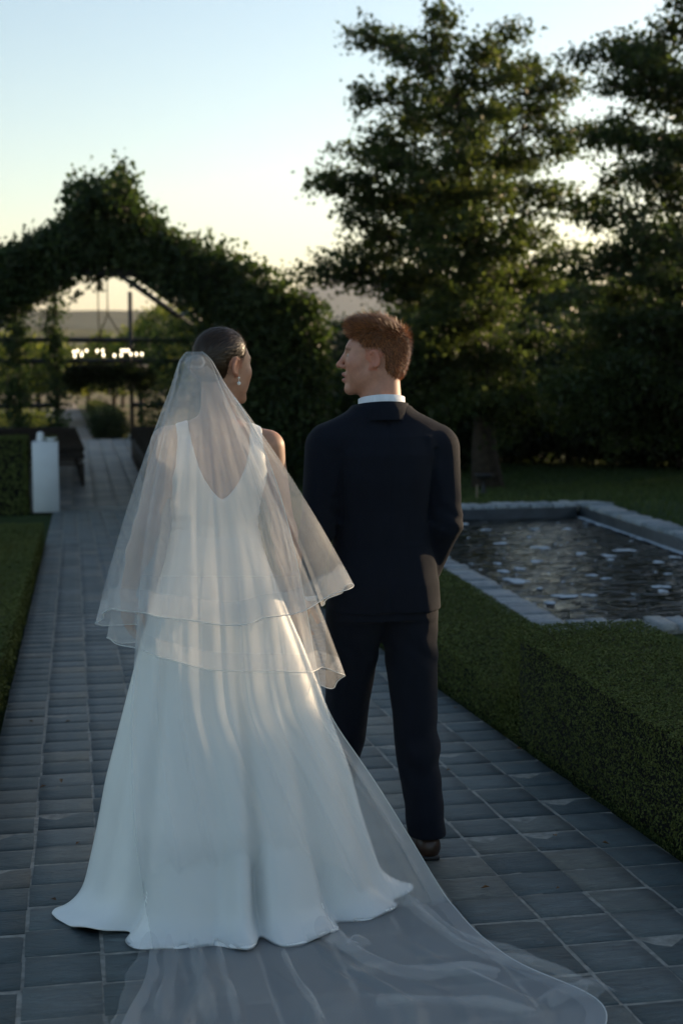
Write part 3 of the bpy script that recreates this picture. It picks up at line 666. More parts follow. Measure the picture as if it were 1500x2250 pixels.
# second tree, its trunk beyond the right edge of the picture
TY2 = 22.0
b2 = at_depth(1640, 1085, TY2); t2 = at_depth(1570, -120, TY2)
tips2 = [(1478, 10, 0), (1440, 70, .4), (1290, 125, 0), (1340, 110, .5), (1400, 150, -.5), (1330, 190, -.4), (1300, 310, .2), (1360, 290, -.6), (1420, 240, .4), (1290, 480, 0), (1340, 400, .7), (1400, 380, -.9), (1260, 600, -.3), (1330, 560, .5), (1390, 520, -.9), (1440, 450, .3),
         (1240, 760, .2), (1300, 720, -.8), (1360, 660, .6), (1420, 620, -1.1), (1470, 560, .2), (1230, 850, -.4), (1290, 830, .6), (1360, 800, -1.0), (1430, 760, .3), (1480, 700, -1.2), (1250, 930, .3), (1320, 910, -.6), (1400, 890, .6), (1460, 850, -.9), (1490, 330, .3), (1480, 180, -.4), (1530, 100, .4), (1600, 300, -.8), (1700, 200, 0), (1750, 500, 0), (1650, 700, -1), (1800, 800, 0), (1490, 950, .2), (1350, 975, .1)]
limbs2 = []
for px, py, dy in tips2:
    tip = at_depth(px, py, TY2+dy*1.2); hf = float(np.clip((tip[2]-.22*abs(tip[0]-b2[0])-b2[2])/(t2[2]-b2[2]), .16, .97)); limbs2.append((hf, tip))
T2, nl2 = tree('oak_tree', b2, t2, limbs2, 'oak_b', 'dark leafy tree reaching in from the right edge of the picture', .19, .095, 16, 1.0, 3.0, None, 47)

def bushy(name, base, w, h, label, mat, n=700, size=.13, per=11, seed=1, cat='shrub', group=None, trunk=.0, low=.12, flat=1.0):
    """foliage mass of many clumps on an uneven dome, with a stem"""
    r = np.random.default_rng(seed); base = np.asarray(base, float); root = empty(name, base, label, cat, group)
    d = unit(r.normal(size=(n, 3)))
    if trunk > 0: d[:, 2] = np.abs(d[:, 2])*1.15-.35; d = unit(d)
    else: d[:, 2] = np.where(d[:, 2] < 0, d[:, 2]*1.0, d[:, 2]); d = unit(d)
    lump = 1+.22*vnoise(d, 3.2, seed)+.10*vnoise(d, 8, seed+1); rad = lump*(.55+.45*r.random(n)**.5)
    zc = trunk+(h-trunk)*.42
    C = np.stack([base[0]+d[:, 0]*w*.5*rad, base[1]+d[:, 1]*w*.5*rad*flat, base[2]+zc+d[:, 2]*np.where(d[:, 2] > 0, h-zc, zc-trunk*.9)*rad], 1); C[:, 2] = np.maximum(C[:, 2], base[2]+low)
    P = clumps(C, per, .06*w**.5+.05, r, .8)
    obj('crown', leaf_mesh('crown', P, size*(.6+.8*r.random(len(P))), M[mat], nrm=np.tile((0, 0, .8), (len(P), 1)), spread=1.4, r=r, aspect=.6), root)
    tbm = MB(); tbm.tube([base-np.array([0, 0, .2]), base+np.array([.03, 0, zc*.5]), base+np.array([-.04, .03, zc*1.25])], [.035*h, .028*h, .012*h], 7)
    for k in range(5):
        a = r.random()*6.28; s0 = base+np.array([0, 0, zc*(.5+.12*k)]); tbm.tube([s0, s0+np.array([math.cos(a)*w*.3, math.sin(a)*w*.3*flat, h*.18])], [.016*h, .005*h], 5)
    tbm.build('trunk', M['bark'], root, True); return root
# the dark belt of shrubs behind the lawn, running on round the right of the garden
belt = [(955, 31.0, 3.2, 3.4, 'rounded dark shrub behind the suited person, beside the oak trunk'), (1130, 35.0, 4.0, 3.0, 'dark shrub right behind the oak trunk'), (1250, 33.0, 4.2, 3.6, 'broad dark shrub at the back of the lawn'), (1390, 31.5, 4.0, 3.2, 'low spreading dark shrub at the back of the lawn'),
        (1500, 30.0, 4.6, 4.6, 'tall dark shrub at the right edge of the lawn'), (840, 39.0, 4.5, 3.6, 'shrub between the pergola and the oak'), (760, 36.0, 3.0, 2.4, 'light green shrub just right of the pergola')]
for k, (px, Y, w_, h_, lab) in enumerate(belt):
    x = at_depth(px, 1000, Y)[0]; bushy('shrub', (x, Y, float(ground_z(x, Y))), w_, h_, lab, 'shrub' if k != 6 else 'ivy', 1100, .15, 12, 60+k)
# trees farther back that close the view between the oaks
for k, (px, Y, w_, h_, lab) in enumerate([(1120, 46, 9, 5.4, 'distant broad tree seen through the oak crown'), (1330, 44, 8, 5.0, 'distant tree behind the right of the lawn'), (1480, 46, 9, 5.6, 'distant tree at the far right behind the lawn'), (960, 50, 8, 4.6, 'distant tree left of the oak trunk')]):
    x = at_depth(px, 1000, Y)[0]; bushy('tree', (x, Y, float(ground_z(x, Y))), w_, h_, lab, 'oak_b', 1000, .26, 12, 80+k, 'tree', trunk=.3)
# unseen shrub row, added to keep the low sun off the path
for k in range(9):
    s = 15.5+1.2*math.sin(k*2.1); c = np.array([1.0, 4.2]); ang = SUN_AZ+math.radians(-24+6.2*k)
    x, y = c[0]+s*math.sin(ang), c[1]+s*math.cos(ang)
    hz = SHADE_Z+s*math.tan(SUN_EL)+.22*math.sin(k*3.3)
    g_ = float(ground_z(x, y)); bushy('shade_shrub', (x, y, g_), 3.0, (hz-g_)/1.04, 'dense dark shrub added out of view to shade the path', 'shrub', 800, .20, 13, 200+k, 'shrub', 'unseen shrubs added to block the low sun')

for k in range(5):     # unseen open-crowned young trees, added behind the row to break the sun into patches
    s = 17.5+.8*math.sin(k*1.7); ang = SUN_AZ+math.radians(-13+5.2*k); x, y = 1.0+s*math.sin(ang), 4.2+s*math.cos(ang); g_ = float(ground_z(x, y)); hz = 1.95+s*math.tan(SUN_EL)+.3*math.sin(k*2.9)
    bushy('shade_tree', (x, y, g_), 2.6, hz-g_, 'slender open-crowned young tree added out of view to dapple the sun', 'oak_b', 26, .16, 7, 300+k, 'tree', 'unseen young trees added to dapple the sun', trunk=(hz-g_)*.45)
for k in range(9):  # second unseen shrub row, added to shade the lawn and lower oak
    t = k/8; x, y = 20+7*t, 17.5+18*t; g_ = float(ground_z(x, y))
    bushy('shade_shrub', (x, y, g_), 4.4, 5.0+1.3*t+.4*math.sin(k*2.7), 'dense dark shrub added out of view to shade the path', 'shrub', 800, .22, 13, 230+k, 'shrub', 'unseen shrubs added to block the low sun')

# orchard and clipped forms beyond the pavilion
for k, (px, Y, w_, h_, lab) in enumerate([(372, 60, 5.0, 5.3, 'tall sunlit olive green tree beyond the far screen'), (310, 66, 5.0, 4.6, 'sunlit bushy tree just right of the far path'), (250, 74, 4.6, 4.0, 'sunlit bush behind the chandelier'), (430, 58, 5.5, 4.5, 'sunlit green tree behind the right of the far screen'),
        (195, 88, 4.6, 3.6, 'small sunlit bush beside the end of the far path'), (85, 70, 5.0, 4.0, 'sunlit bush seen between the left vine posts'), (20, 64, 5.5, 4.2, 'sunlit bush at the far left beyond the screen'), (500, 62, 6, 5.2, 'green tree hidden behind the right vine'), (270, 100, 7, 4.2, 'distant sunlit orchard tree right of the path'), (60, 110, 8, 4.0, 'distant sunlit orchard tree left of the path')]):
    x = at_depth(px, 900, Y)[0]; bushy('orchard_tree', (x, Y, float(ground_z(x, Y))), w_, h_, lab, 'olive', 420, .22, 10, 120+k, 'tree', 'orchard trees beyond the pavilion', .5)
x = at_depth(240, 940, 47)[0]; bushy('topiary_ball', (x, 47, float(ground_z(x, 47))), 1.15, 1.05, 'dark clipped ball shrub beside the far path', 'shrub', 420, .07, 12, 150, low=.03)
hedge('low_hedge', .95, 1.75, 49, 100, lambda y: np.interp(y, [44, 46, 60, 130], [-1.75, -1.75, -2.15, -4.4])+.85, 'long dark low hedge running along the right of the far path', 260, .16)
x = at_depth(40, 950, 48)[0]; bushy('mound_shrub', (x, 48, float(ground_z(x, 48))), 2.6, 1.0, 'low sunlit mounded shrub left of the far path', 'olive', 380, .09, 12, 160, low=.03)

# small lantern and marker stake near the oak
L0 = at_depth(1062, 1064, 20.5); gz = float(ground_z(L0[0], L0[1]))
ln = empty('bird_bath', (L0[0], L0[1], gz), 'small dark bird bath standing on the lawn near the oak trunk', 'bird bath')
b = MB(); b.lathe([(.0, 0), (.09, 0), (.08, .03), (.03, .06), (.026, .2), (.04, .24)], (L0[0], L0[1], gz), 12); b.build('stem', M['steel'], ln, True)
b = MB(); b.lathe([(.04, .235), (.12, .26), (.155, .31), (.15, .32), (.11, .28), (0, .27)], (L0[0], L0[1], gz), 16); b.build('bowl', M['steel'], ln, True)
q = at_depth(1047, 1098, 17.3); gz = float(ground_z(q[0], q[1]))
sk = empty('marker_stake', (q[0], q[1], gz), 'thin pale wooden marker stake in the grass behind the pool', 'stake')
M['pale_wood'] = simple('pale_wood', (.20, .15, .10), .8, .3, 20, .3)
b = MB(); b.box((q[0], q[1], gz+.09), (.018, .018, .22), bev=.002); b.build('shaft', M['pale_wood'], sk)
b = MB(); b.box((q[0], q[1], gz+.205), (.022, .022, .014), bev=.002); b.build('cap', M['pale_wood'], sk)

# ================================================================== hills, fields, haze
def ridge(name, label, Y, pts, depth, col, zb=-60, seed=0):
    """pts: photo points of the skyline; the hill falls away behind and in front"""
    P = np.array([at_depth(px, py, Y) for px, py in pts]); xs = np.linspace(P[0, 0], P[-1, 0], 160); zt = np.interp(xs, P[:, 0], P[:, 2])
    r = np.random.default_rng(seed); zt = np.convolve(np.pad(zt, 4, 'edge'), np.ones(9)/9, 'valid')+ .0016*Y*vnoise(np.stack([xs/Y*60, xs*0, xs*0], 1), 1.3, seed)*.5
    ys = np.linspace(-1, 1, 24); V = []
    for t in ys:
        f = math.cos(t*math.pi/2)**.9; u = vnoise(np.stack([xs/Y*40, np.full(160, t*4), xs*0], 1), 1.0, seed+2)
        V.append(np.stack([xs, np.full(160, Y+t*depth), zb+(zt-zb)*np.clip(f*(1+.05*u*(1-f)), 0, 1)], 1))
    V = np.concatenate(V); i = (np.arange(23)[:, None]*160+np.arange(159)[None, :]).ravel()
    m, nt, out = nmat(name); c = ramp(nt, noise(nt, 14/Y*2, 6, .6), [(.3, tuple(x*.55 for x in col)), (.5, col), (.7, tuple(x*1.35 for x in col))])
    principled(nt, out, c, 1.0, None, .0)
    return obj(name, mesh_np(name, V, np.stack([i, i+1, i+161, i+160], 1), m, True), kind='structure')
ridge('mountain', '', 5200, [(-900, 735), (-300, 740), (200, 745), (500, 735), (560, 690), (620, 650), (690, 622), (755, 606), (830, 600), (900, 625), (980, 650), (1100, 672), (1300, 690), (1600, 700), (2400, 730)], 1100, (.10, .10, .075), seed=3)
ridge('hills', '', 2400, [(-1200, 690), (-500, 680), (-100, 688), (60, 682), (130, 681), (180, 688), (200, 692), (240, 684), (310, 677), (370, 682), (460, 690), (600, 712), (900, 735), (1500, 745), (2200, 745)], 700, (.11, .105, .06), seed=5)
ridge('near_hills', '', 1300, [(-900, 735), (-200, 728), (0, 724), (120, 722), (200, 727), (300, 719), (380, 722), (460, 730), (700, 748), (1500, 752), (2000, 752)], 420, (.16, .145, .07), seed=7)
# pale strip of shade netting in the valley
nb = MB()
for k in range(3): nb.box((-52+k*46+0, 560+k*14, float(ground_z(0, 560))+1.4), (44, 26, 3.0), bev=.4)
nb.build('greenhouse', M['white_paint'], label='long pale greenhouse roofs far off in the valley', cat='greenhouse')
hm, nt, out = nmat('haze'); pv = N(nt, 'ShaderNodeVolumePrincipled'); pv.inputs['Color'].default_value = (.80, .84, .90, 1); pv.inputs['Density'].default_value = HAZE; pv.inputs['Anisotropy'].default_value = .3
nt.links.new(pv.outputs[0], out.inputs['Volume'])
hb = MB(); hb.box((0, 5500, 190), (18400, 13000, 560)); obj('haze', hb.mesh('haze', hm), kind='stuff')
# ================================================================== figures: distance-field modelling
def rot_z(a): c, s = math.cos(a), math.sin(a); return np.array([[c, -s, 0], [s, c, 0], [0, 0, 1.0]])
def rot_x(a): c, s = math.cos(a), math.sin(a); return np.array([[1.0, 0, 0], [0, c, -s], [0, s, c]])
def rot_y(a): c, s = math.cos(a), math.sin(a); return np.array([[c, 0, s], [0, 1.0, 0], [-s, 0, c]])
class SDF:
    def __init__(s): s.ops = []
    def _add(s, fn, c, r, k, sub=False): s.ops.append((fn, np.asarray(c, float), r, k, sub)); return s
    def cone(s, a, b, ra, rb, k=.02, sub=False):
        a, b = np.asarray(a, float), np.asarray(b, float); ab = b-a; L2 = float(ab@ab)+1e-12
        def fn(P):
            t = np.clip((P-a)@ab/L2, 0, 1); return np.linalg.norm(P-a-t[:, None]*ab, axis=1)-(ra+(rb-ra)*t)
        return s._add(fn, (a+b)/2, math.sqrt(L2)/2+max(ra, rb), k, sub)
    def ell(s, c, r, k=.02, R=None, sub=False):
        c, r = np.asarray(c, float), np.asarray(r, float)
        def fn(P):
            q = P-c
            if R is not None: q = q@R
            k0 = np.linalg.norm(q/r, axis=1); k1 = np.linalg.norm(q/(r*r), axis=1)+1e-9
            return k0*(k0-1)/k1
        return s._add(fn, c, float(r.max()), k, sub)
    def loft(s, tab, z0, z1, k=.03, n=2.4, sub=False):
        """tab rows: z, cx, cy, rx, ry_back, ry_front"""
        t = np.asarray(tab, float); t = t[np.argsort(t[:, 0])]
        def fn(P):
            z = P[:, 2]; I = [np.interp(z, t[:, 0], t[:, j]) for j in range(1, 6)]
            dx = np.abs(P[:, 0]-I[0])/I[2]; dy = P[:, 1]-I[1]; ry = np.where(dy < 0, I[3], I[4])
            d = ((dx**n+np.abs(dy/ry)**n)**(1/n)-1)*np.minimum(I[2], ry)*.92
            return np.maximum(d, np.maximum(z0-z, z-z1))
        c = (t[:, 1].mean(), t[:, 2].mean(), (z0+z1)/2); return s._add(fn, c, (z1-z0)/2+t[:, 3].max(), k, sub)
    def frame(s, R, T, S=1.0):
        """the same field moved: p_world = R @ p*S + T"""
        o = SDF()
        for fn, c, r, k, sub in s.ops:
            def f2(P, fn=fn): return fn(((P-T)@R)/S)*S
            o.ops.append((f2, R@(c*S)+T, r*S, k*S, sub))
        return o
    def __add__(s, b): o = SDF(); o.ops = s.ops+b.ops; return o
    def ev(s, P, ctr=None, rad=0):
        d = np.full(len(P), 1.0)
        for fn, c, r, k, sub in s.ops:
            if ctr is not None and np.linalg.norm(c-ctr) > r+rad+.09: continue
            e = fn(P)
            if sub:
                h = np.clip(.5-.5*(d+e)/k, 0, 1); d = d+(-e-d)*h+k*h*(1-h)
            else:
                h = np.clip(.5+.5*(d-e)/k, 0, 1); d = d+(e-d)*h-k*h*(1-h)
        return d
def polygonize(f, lo, hi, res, post=None, B=14):
    """surface nets over the bricks that the surface crosses; post(P, d) may cut or displace"""
    lo = np.asarray(lo, float); hi = np.asarray(hi, float); nb = np.ceil((hi-lo)/(res*B)).astype(int); n = nb*B+1
    D = np.full(n, 1.0, np.float32); hd = res*B*math.sqrt(3)/2
    loc = np.stack(np.meshgrid(*[np.arange(B+1)]*3, indexing='ij'), -1).reshape(-1, 3)
    for bi in np.ndindex(*nb):
        o = np.array(bi)*B; ctr = lo+(o+B/2)*res
        dc = f.ev(ctr[None], ctr, hd)[0]
        sl = tuple(slice(o[a], o[a]+B+1) for a in range(3))
        if abs(dc) > hd*1.9+.03:
            if dc < 0: D[sl] = -1.0
            continue
        P = lo+(loc+o)*res; d = f.ev(P, ctr, hd)
        if post is not None: d = post(P, d)
        D[sl] = d.reshape((B+1,)*3)
    neg = D < 0; c = np.zeros(n-1, int)
    corners = [(i, j, k) for i in (0, 1) for j in (0, 1) for k in (0, 1)]
    for i, j, k in corners: c += neg[i:n[0]-1+i, j:n[1]-1+j, k:n[2]-1+k]
    act = np.argwhere((c > 0) & (c < 8)); ids = np.full(n-1, -1, int); ids[tuple(act.T)] = np.arange(len(act))
    val = np.stack([D[act[:, 0]+i, act[:, 1]+j, act[:, 2]+k] for i, j, k in corners], 1); cp = np.array(corners, float)
    acc = np.zeros((len(act), 3)); cnt = np.zeros(len(act))
    for a in range(8):
        for b in range(a+1, 8):
            if np.abs(cp[a]-cp[b]).sum() != 1: continue
            va, vb = val[:, a], val[:, b]; m = (va < 0) != (vb < 0); t = np.where(m, va/np.where(m, va-vb, 1), 0)
            acc += m[:, None]*(cp[a]+(cp[b]-cp[a])*t[:, None]); cnt += m
    V = lo+(act+acc/cnt[:, None])*res; Q = []
    for ax in range(3):
        u, v = (ax+1) % 3, (ax+2) % 3
        s0 = [slice(None)]*3; s1 = [slice(None)]*3; s0[ax] = slice(0, n[ax]-1); s1[ax] = slice(1, n[ax])
        e = np.argwhere(neg[tuple(s0)] != neg[tuple(s1)]); e = e[(e[:, u] > 0) & (e[:, v] > 0) & (e[:, u] < n[u]-1) & (e[:, v] < n[v]-1)]
        inside = neg[tuple(e.T)]
        def cell(du, dv): q = e.copy(); q[:, u] -= du; q[:, v] -= dv; return ids[tuple(q.T)]
        qd = np.stack([cell(1, 1), cell(0, 1), cell(0, 0), cell(1, 0)], 1); qd[~inside] = qd[~inside][:, ::-1]; Q.append(qd)
    Q = np.concatenate(Q); Q = Q[(Q >= 0).all(1)]
    for _ in range(2):       # light relax
        A = np.zeros_like(V); w = np.zeros(len(V))
        for a in range(4):
            np.add.at(A, Q[:, a], V[Q[:, (a+1) % 4]]+V[Q[:, (a-1) % 4]]); np.add.at(w, Q[:, a], 2)
        V = V*.5+A/np.maximum(w, 1)[:, None]*.5
    return V, Q

# ------------------------------------------------------------------ materials of the figures
def skin_mat(name, ):
    m, nt, out = nmat(name); a = N(nt, 'ShaderNodeAttribute', attribute_name='tint')
    c = mixc(nt, a.outputs['Color'], ramp(nt, noise(nt, 60, 4), [(.3, (.90, .88, .87)), (.7, (1.08, 1.06, 1.05))]), 1.0, 'MULTIPLY')
    p = principled(nt, out, c, .5, bump(nt, noise(nt, 420, 3), .12, .002), .4)
    p.inputs['Subsurface Weight'].default_value = .12; p.inputs['Subsurface Radius'].default_value = (.012, .005, .003); p.inputs['Subsurface Scale'].default_value = 1.0
    return m
M['skin'] = skin_mat('skin')
def cloth_mat(name, col, rough, sheen=.3, weave=900, bmp=.1, spec=.3, wr=0.0, cv=.10, dist=.003):
    m, nt, out = nmat(name)
    tc = N(nt, 'ShaderNodeNewGeometry').outputs['Position']
    c = ramp(nt, noise(nt, 40, 4, .6, tc, sc3=(1, 1, .3)), [(.3, tuple(x*(1-cv) for x in col)), (.7, tuple(min(1, x*(1+cv)) for x in col))])
    h = noise(nt, weave, 2, .6, tc)
    if wr > 0:
        h2 = noise(nt, 7, 4, .5, tc, dist=.8); ad = N(nt, 'ShaderNodeMath', operation='MULTIPLY_ADD'); nt.links.new(h2, ad.inputs[0]); ad.inputs[1].default_value = wr; nt.links.new(h, ad.inputs[2]); h = ad.outputs[0]
    p = principled(nt, out, c, rough, bump(nt, h, bmp, dist), spec); p.inputs['Sheen Weight'].default_value = sheen; p.inputs['Sheen Roughness'].default_value = .4; return m
M['suit'] = cloth_mat('navy_wool', (.0062, .0085, .0155), .85, .03, 1100, .35, .15, 2.5, .12, .008)
M['shirt'] = cloth_mat('white_cotton', (.72, .75, .80), .7, .1, 900, .1)
M['satin'] = cloth_mat('white_satin', (.74, .75, .73), .36, .1, 1400, .10, .5, 1.2, .015, .008)
M['leather'] = simple('brown_leather', (.035, .016, .009), .35, .3, 30, .1, .5)
M['pearl'] = simple('pearl', (.75, .72, .68), .18, .05, 10, .0, .6)
def hair_mat(name, dark, light, rough=.38):
    m, nt, out = nmat(name); a = N(nt, 'ShaderNodeAttribute', attribute_name='rnd')
    c = ramp(nt, a.outputs['Fac'], [(0, dark), (1, light)]); p = principled(nt, None, c, rough, None, .5)
    t = N(nt, 'ShaderNodeBsdfTranslucent'); nt.links.new(c, t.inputs['Color']); mx = N(nt, 'ShaderNodeMixShader'); mx.inputs[0].default_value = .25
    nt.links.new(p.outputs[0], mx.inputs[1]); nt.links.new(t.outputs[0], mx.inputs[2]); nt.links.new(mx.outputs[0], out.inputs['Surface']); return m
M['hair_red'] = hair_mat('auburn_hair', (.10, .033, .011), (.48, .19, .065))
M['hair_brown'] = hair_mat('brown_hair', (.022, .013, .008), (.085, .050, .028), .36)
m, nt, out = nmat('eye'); a = N(nt, 'ShaderNodeAttribute', attribute_name='tint'); principled(nt, out, a.outputs['Color'], .1, None, .6); M['eye'] = m

def head_sdf(f=0.0):
    """canonical head, face towards +y, ear level z = 0; f = 1 softer, narrower jaw"""
    s = SDF(); jw = 1-.10*f
    s.ell((0, -.014, .036), (.075, .098, .090), .02)
    s.ell((0, .030, -.006), (.061, .066, .088), .03)
    s.ell((0, .034, -.070), (.048*jw, .053, .043), .025)
    s.ell((0, .079-.004*f, -.101+.003*f), (.021*jw, .017, .019), .018)
    for sx in (-1, 1):
        s.cone((sx*.055*jw, -.004, -.040), (sx*.018, .070, -.103), .018, .015, .02)
        s.ell((sx*.043, .055, -.014), (.023, .027, .024), .02); s.ell((sx*.038, .040, -.050), (.023, .032, .032), .025)
    s.cone((-.030, .080, .036), (.030, .080, .036), .012-.003*f, .012-.003*f, .014)
    s.cone((0, .089, .026), (0, .114-.005*f, -.020), .008, .0105, .008); s.ell((0, .1165-.006*f, -.023), (.0115, .011, .010), .006)
    for sx in (-1, 1): s.ell((sx*.0125, .102, -.027), (.008, .010, .008), .005)
    for sx in (-1, 1): s.ell((sx*.032, .099, .012), (.017, .013, .011), .012, sub=True)
    s.cone((-.019, .087, -.056), (0, .0985, -.0535), .0055, .0075, .006); s.cone((.019, .087, -.056), (0, .0985, -.0535), .0055, .0075, .006)
    s.cone((-.016, .086, -.071), (0, .0965, -.0725), .006, .0085, .006); s.cone((.016, .086, -.071), (0, .0965, -.0725), .006, .0085, .006)
    s.cone((-.013, .098, -.0635), (.013, .098, -.0635), .0042 if f < .5 else .0018, .0042 if f < .5 else .0018, .003, True)
    for sx in (-1, 1):
        R = rot_z(sx*.35)@rot_x(-.22)
        s.ell((sx*.0775, -.014, .002), (.008, .0185, .031), .006, R); s.ell((sx*.0865, -.009, .003), (.007, .0105, .019), .004, R, sub=True)
        s.ell((sx*.0755, -.004, -.024), (.007, .008, .010), .006)
        ea = [(sx*(.0815+.006*max(0.0, -math.cos(t_))), -.012-.0165*math.sin(t_-.25)*-1*-1, .004+.027*math.cos(t_)) for t_ in np.linspace(-.9, 3.3, 9)]
        for p_, q_ in zip(ea[:-1], ea[1:]): s.cone(p_, q_, .0036, .0036, .003)
    return s
def head_tint(q, skin, lip, f):
    """q: canonical head coordinates of the vertices"""
    col = np.tile(np.array(skin), (len(q), 1)); x, y, z = np.abs(q[:, 0]), q[:, 1], q[:, 2]
    def mix(mask, c): m = np.clip(mask, 0, 1)[:, None]; col[:] = col*(1-m)+np.array(c)*m
    d = np.sqrt((x/.020)**2+((z+.063)/.0145)**2); mix((1.15-d)*4*(y > .078), lip)
    mix((1-np.sqrt((x/.0135)**2+((z+.0635)/.0035)**2))*5*(y > .078), (.02, .008, .006))
    mix(.35*np.exp(-((x-.045)**2+(z+.02)**2)/.0006)*(y > .03), tuple(np.array(skin)*np.array([1.05, .72, .68])))
    mix(.5*np.exp(-(x**2+(z+.022)**2+(y-.115)**2)/.0004), tuple(np.array(skin)*np.array([1.05, .72, .68])))
    mix(.55*(x > .070)*(np.abs(z) < .035)*(y < .02), tuple(np.array(skin)*np.array([1.08, .66, .58])))
    eb = np.exp(-((z-.034+.18*(x-.03)**1)/.0042)**2)*(x > .012)*(x < .050)*(y > .055); mix(eb*.8, (.10, .045, .02) if f < .5 else (.03, .018, .012))
    return col
def hand(s, wrist, direc, palm_n, thumb_side, curl, L=.185, splay=.10):
    """palm, four unequal bent fingers and a thumb leaving the side of the palm"""
    w = np.asarray(wrist, float); d = unit(np.asarray(direc, float)); n = np.asarray(palm_n, float); n = unit(n-d*(n@d)); t = np.cross(d, n)*thumb_side
    k = L/.185
    for o in (-.026, -.009, .009, .026): s.cone(w+t*o*.7*k, w+d*.085*k+t*o*k, .015*k, .0125*k, .012)
    s.ell(w+d*.035*k+t*.022*k+n*.008*k, (.020*k, .020*k, .020*k), .014)
    for o, l, r in ((.028, .072, .0088), (.0095, .080, .0092), (-.0095, .075, .0088), (-.028, .060, .0078)):
        p = w+d*.088*k+t*o*k; a = 0.0; dd = d+t*(o*splay*10)*.3
        for sg, fr in enumerate((.45, .31, .24)):
            a += curl*(.7 if sg == 0 else 1.0); v = unit(dd*math.cos(a)+n*math.sin(a)); q = p+v*l*fr*k; s.cone(p, q, r*k*(1-.08*sg), r*k*(.94-.1*sg), .004); p = q
    p = w+d*.028*k+t*.030*k+n*.004*k
    for l, v in ((.040, unit(d*.75+t*.55+n*.35)), (.030, unit(d*.9+t*.15+n*.45)), (.022, unit(d*.95-t*.05+n*.5))):
        q = p+v*l*k; s.cone(p, q, .0105*k, .0095*k, .006); p = q
    return s
def ribbon_strands(name, P, D, Nn, length, width, mat, parent, r, curl=.25, seg=3):
    """thin tapered hair ribbons: roots P, directions D, surface normals Nn"""
    n = len(P); L = (length*(.6+.8*r.random(n)))[:, None]; rows = []; p = P.copy(); d = D.copy(); side = unit(np.cross(d, Nn)+1e-6)
    for k in range(seg+1):
        wd = width*(1-k/seg*.85); rows.append(p-side*wd); rows.append(p+side*wd)
        d = unit(d-Nn*curl*.12*k+r.normal(scale=.10, size=(n, 3))); p = p+d*L/seg
    V = np.stack(rows, 1).reshape(-1, 3); m = 2*(seg+1); b = np.arange(n)[:, None]*m
    Q = np.concatenate([b+np.array([[2*k, 2*k+1, 2*k+3, 2*k+2]]) for k in range(seg)])
    return obj(name, mesh_np(name, V, Q, mat, True, {'rnd': np.repeat(r.random(n), m)}), parent)
def vert_normals(V, Q):
    fn = np.cross(V[Q[:, 2]]-V[Q[:, 0]], V[Q[:, 3]]-V[Q[:, 1]]); Nn = np.zeros_like(V)
    for a in range(4): np.add.at(Nn, Q[:, a], fn)
    return unit(Nn)
def eyeballs(R, T, S, parent, iris):
    for sx in (-1, 1):
        b = MB(); a = np.linspace(0, np.pi, 14); b.lathe(np.stack([.0118*np.sin(a), -.0118*np.cos(a)], 1), (0, 0, 0), 18); V = np.concatenate(b.V)@rot_x(-math.pi/2).T
        rr = np.hypot(V[:, 0], V[:, 2]); col = np.where(((rr < .0055) & (V[:, 1] > 0))[:, None], np.array(iris), np.array((.40, .37, .35))); col = np.where(((rr < .0025) & (V[:, 1] > 0))[:, None], np.array((.01, .01, .01)), col)
        V = (V+np.array([sx*.031, .0745, .012]))*S@R.T+T
        obj('eye', mesh_np('eye', V, np.concatenate(b.Q), M['eye'], True, {'tint': col}), parent)

# ================================================================== person in the navy suit
GY_ = 4.50; GFZ = -SLOPE*4.45+.004
def gp(px, py, Y=GY_): return at_depth(px, py, Y)
groom = empty('person', (.985, 4.5, GFZ), 'person with short auburn hair in a navy suit, seen from behind, looking left', 'person')
SK_M = (.45, .225, .155)
H_T = gp(821, 790, 4.52); H_R = rot_z(math.radians(71))@rot_x(math.radians(2)); H_S = .965
gx0 = .985
sh_l, sh_r = np.array([gx0-.180, 4.50, 1.117]), np.array([gx0+.180, 4.50, 1.108])
el_l, wr_l = np.array([gx0-.222, 4.47, .845]), np.array([gx0-.262, 4.46, .615])
el_r, wr_r = np.array([gx0+.203, 4.46, .850]), np.array([gx0+.165, 4.60, .640])
neck_b = np.array([gx0-.005, 4.505, 1.215])
hd = head_sdf(0)
body = hd.frame(H_R, H_T, H_S)
hb_ = H_T+np.array([.018, -.004, -.055])
body.cone(hb_, neck_b, .058, .064, .03); body.cone(H_T+np.array([.030, -.014, -.03]), neck_b+np.array([.008, -.008, 0]), .042, .050, .03)
body.cone(H_T+H_R@np.array([-.04, -.015, -.05]), neck_b+np.array([-.01, .045, -.03]), .012, .012, .02)      # neck muscle
tb = [(.45, gx0, 4.50, .145, .10, .10), (.62, gx0, 4.50, .15, .10, .11), (.85, gx0, 4.50, .135, .09, .10), (1.05, gx0, 4.50, .165, .10, .11), (1.14, gx0, 4.505, .16, .09, .09), (1.20, gx0, 4.505, .08, .06, .06)]
body.loft(tb, .56, 1.19, .03)
for a, b_, c, sx in ((sh_l, el_l, wr_l, -1), (sh_r, el_r, wr_r, 1)):
    body.cone(a, b_, .050, .040, .04); body.cone(b_, c, .040, .028, .02)
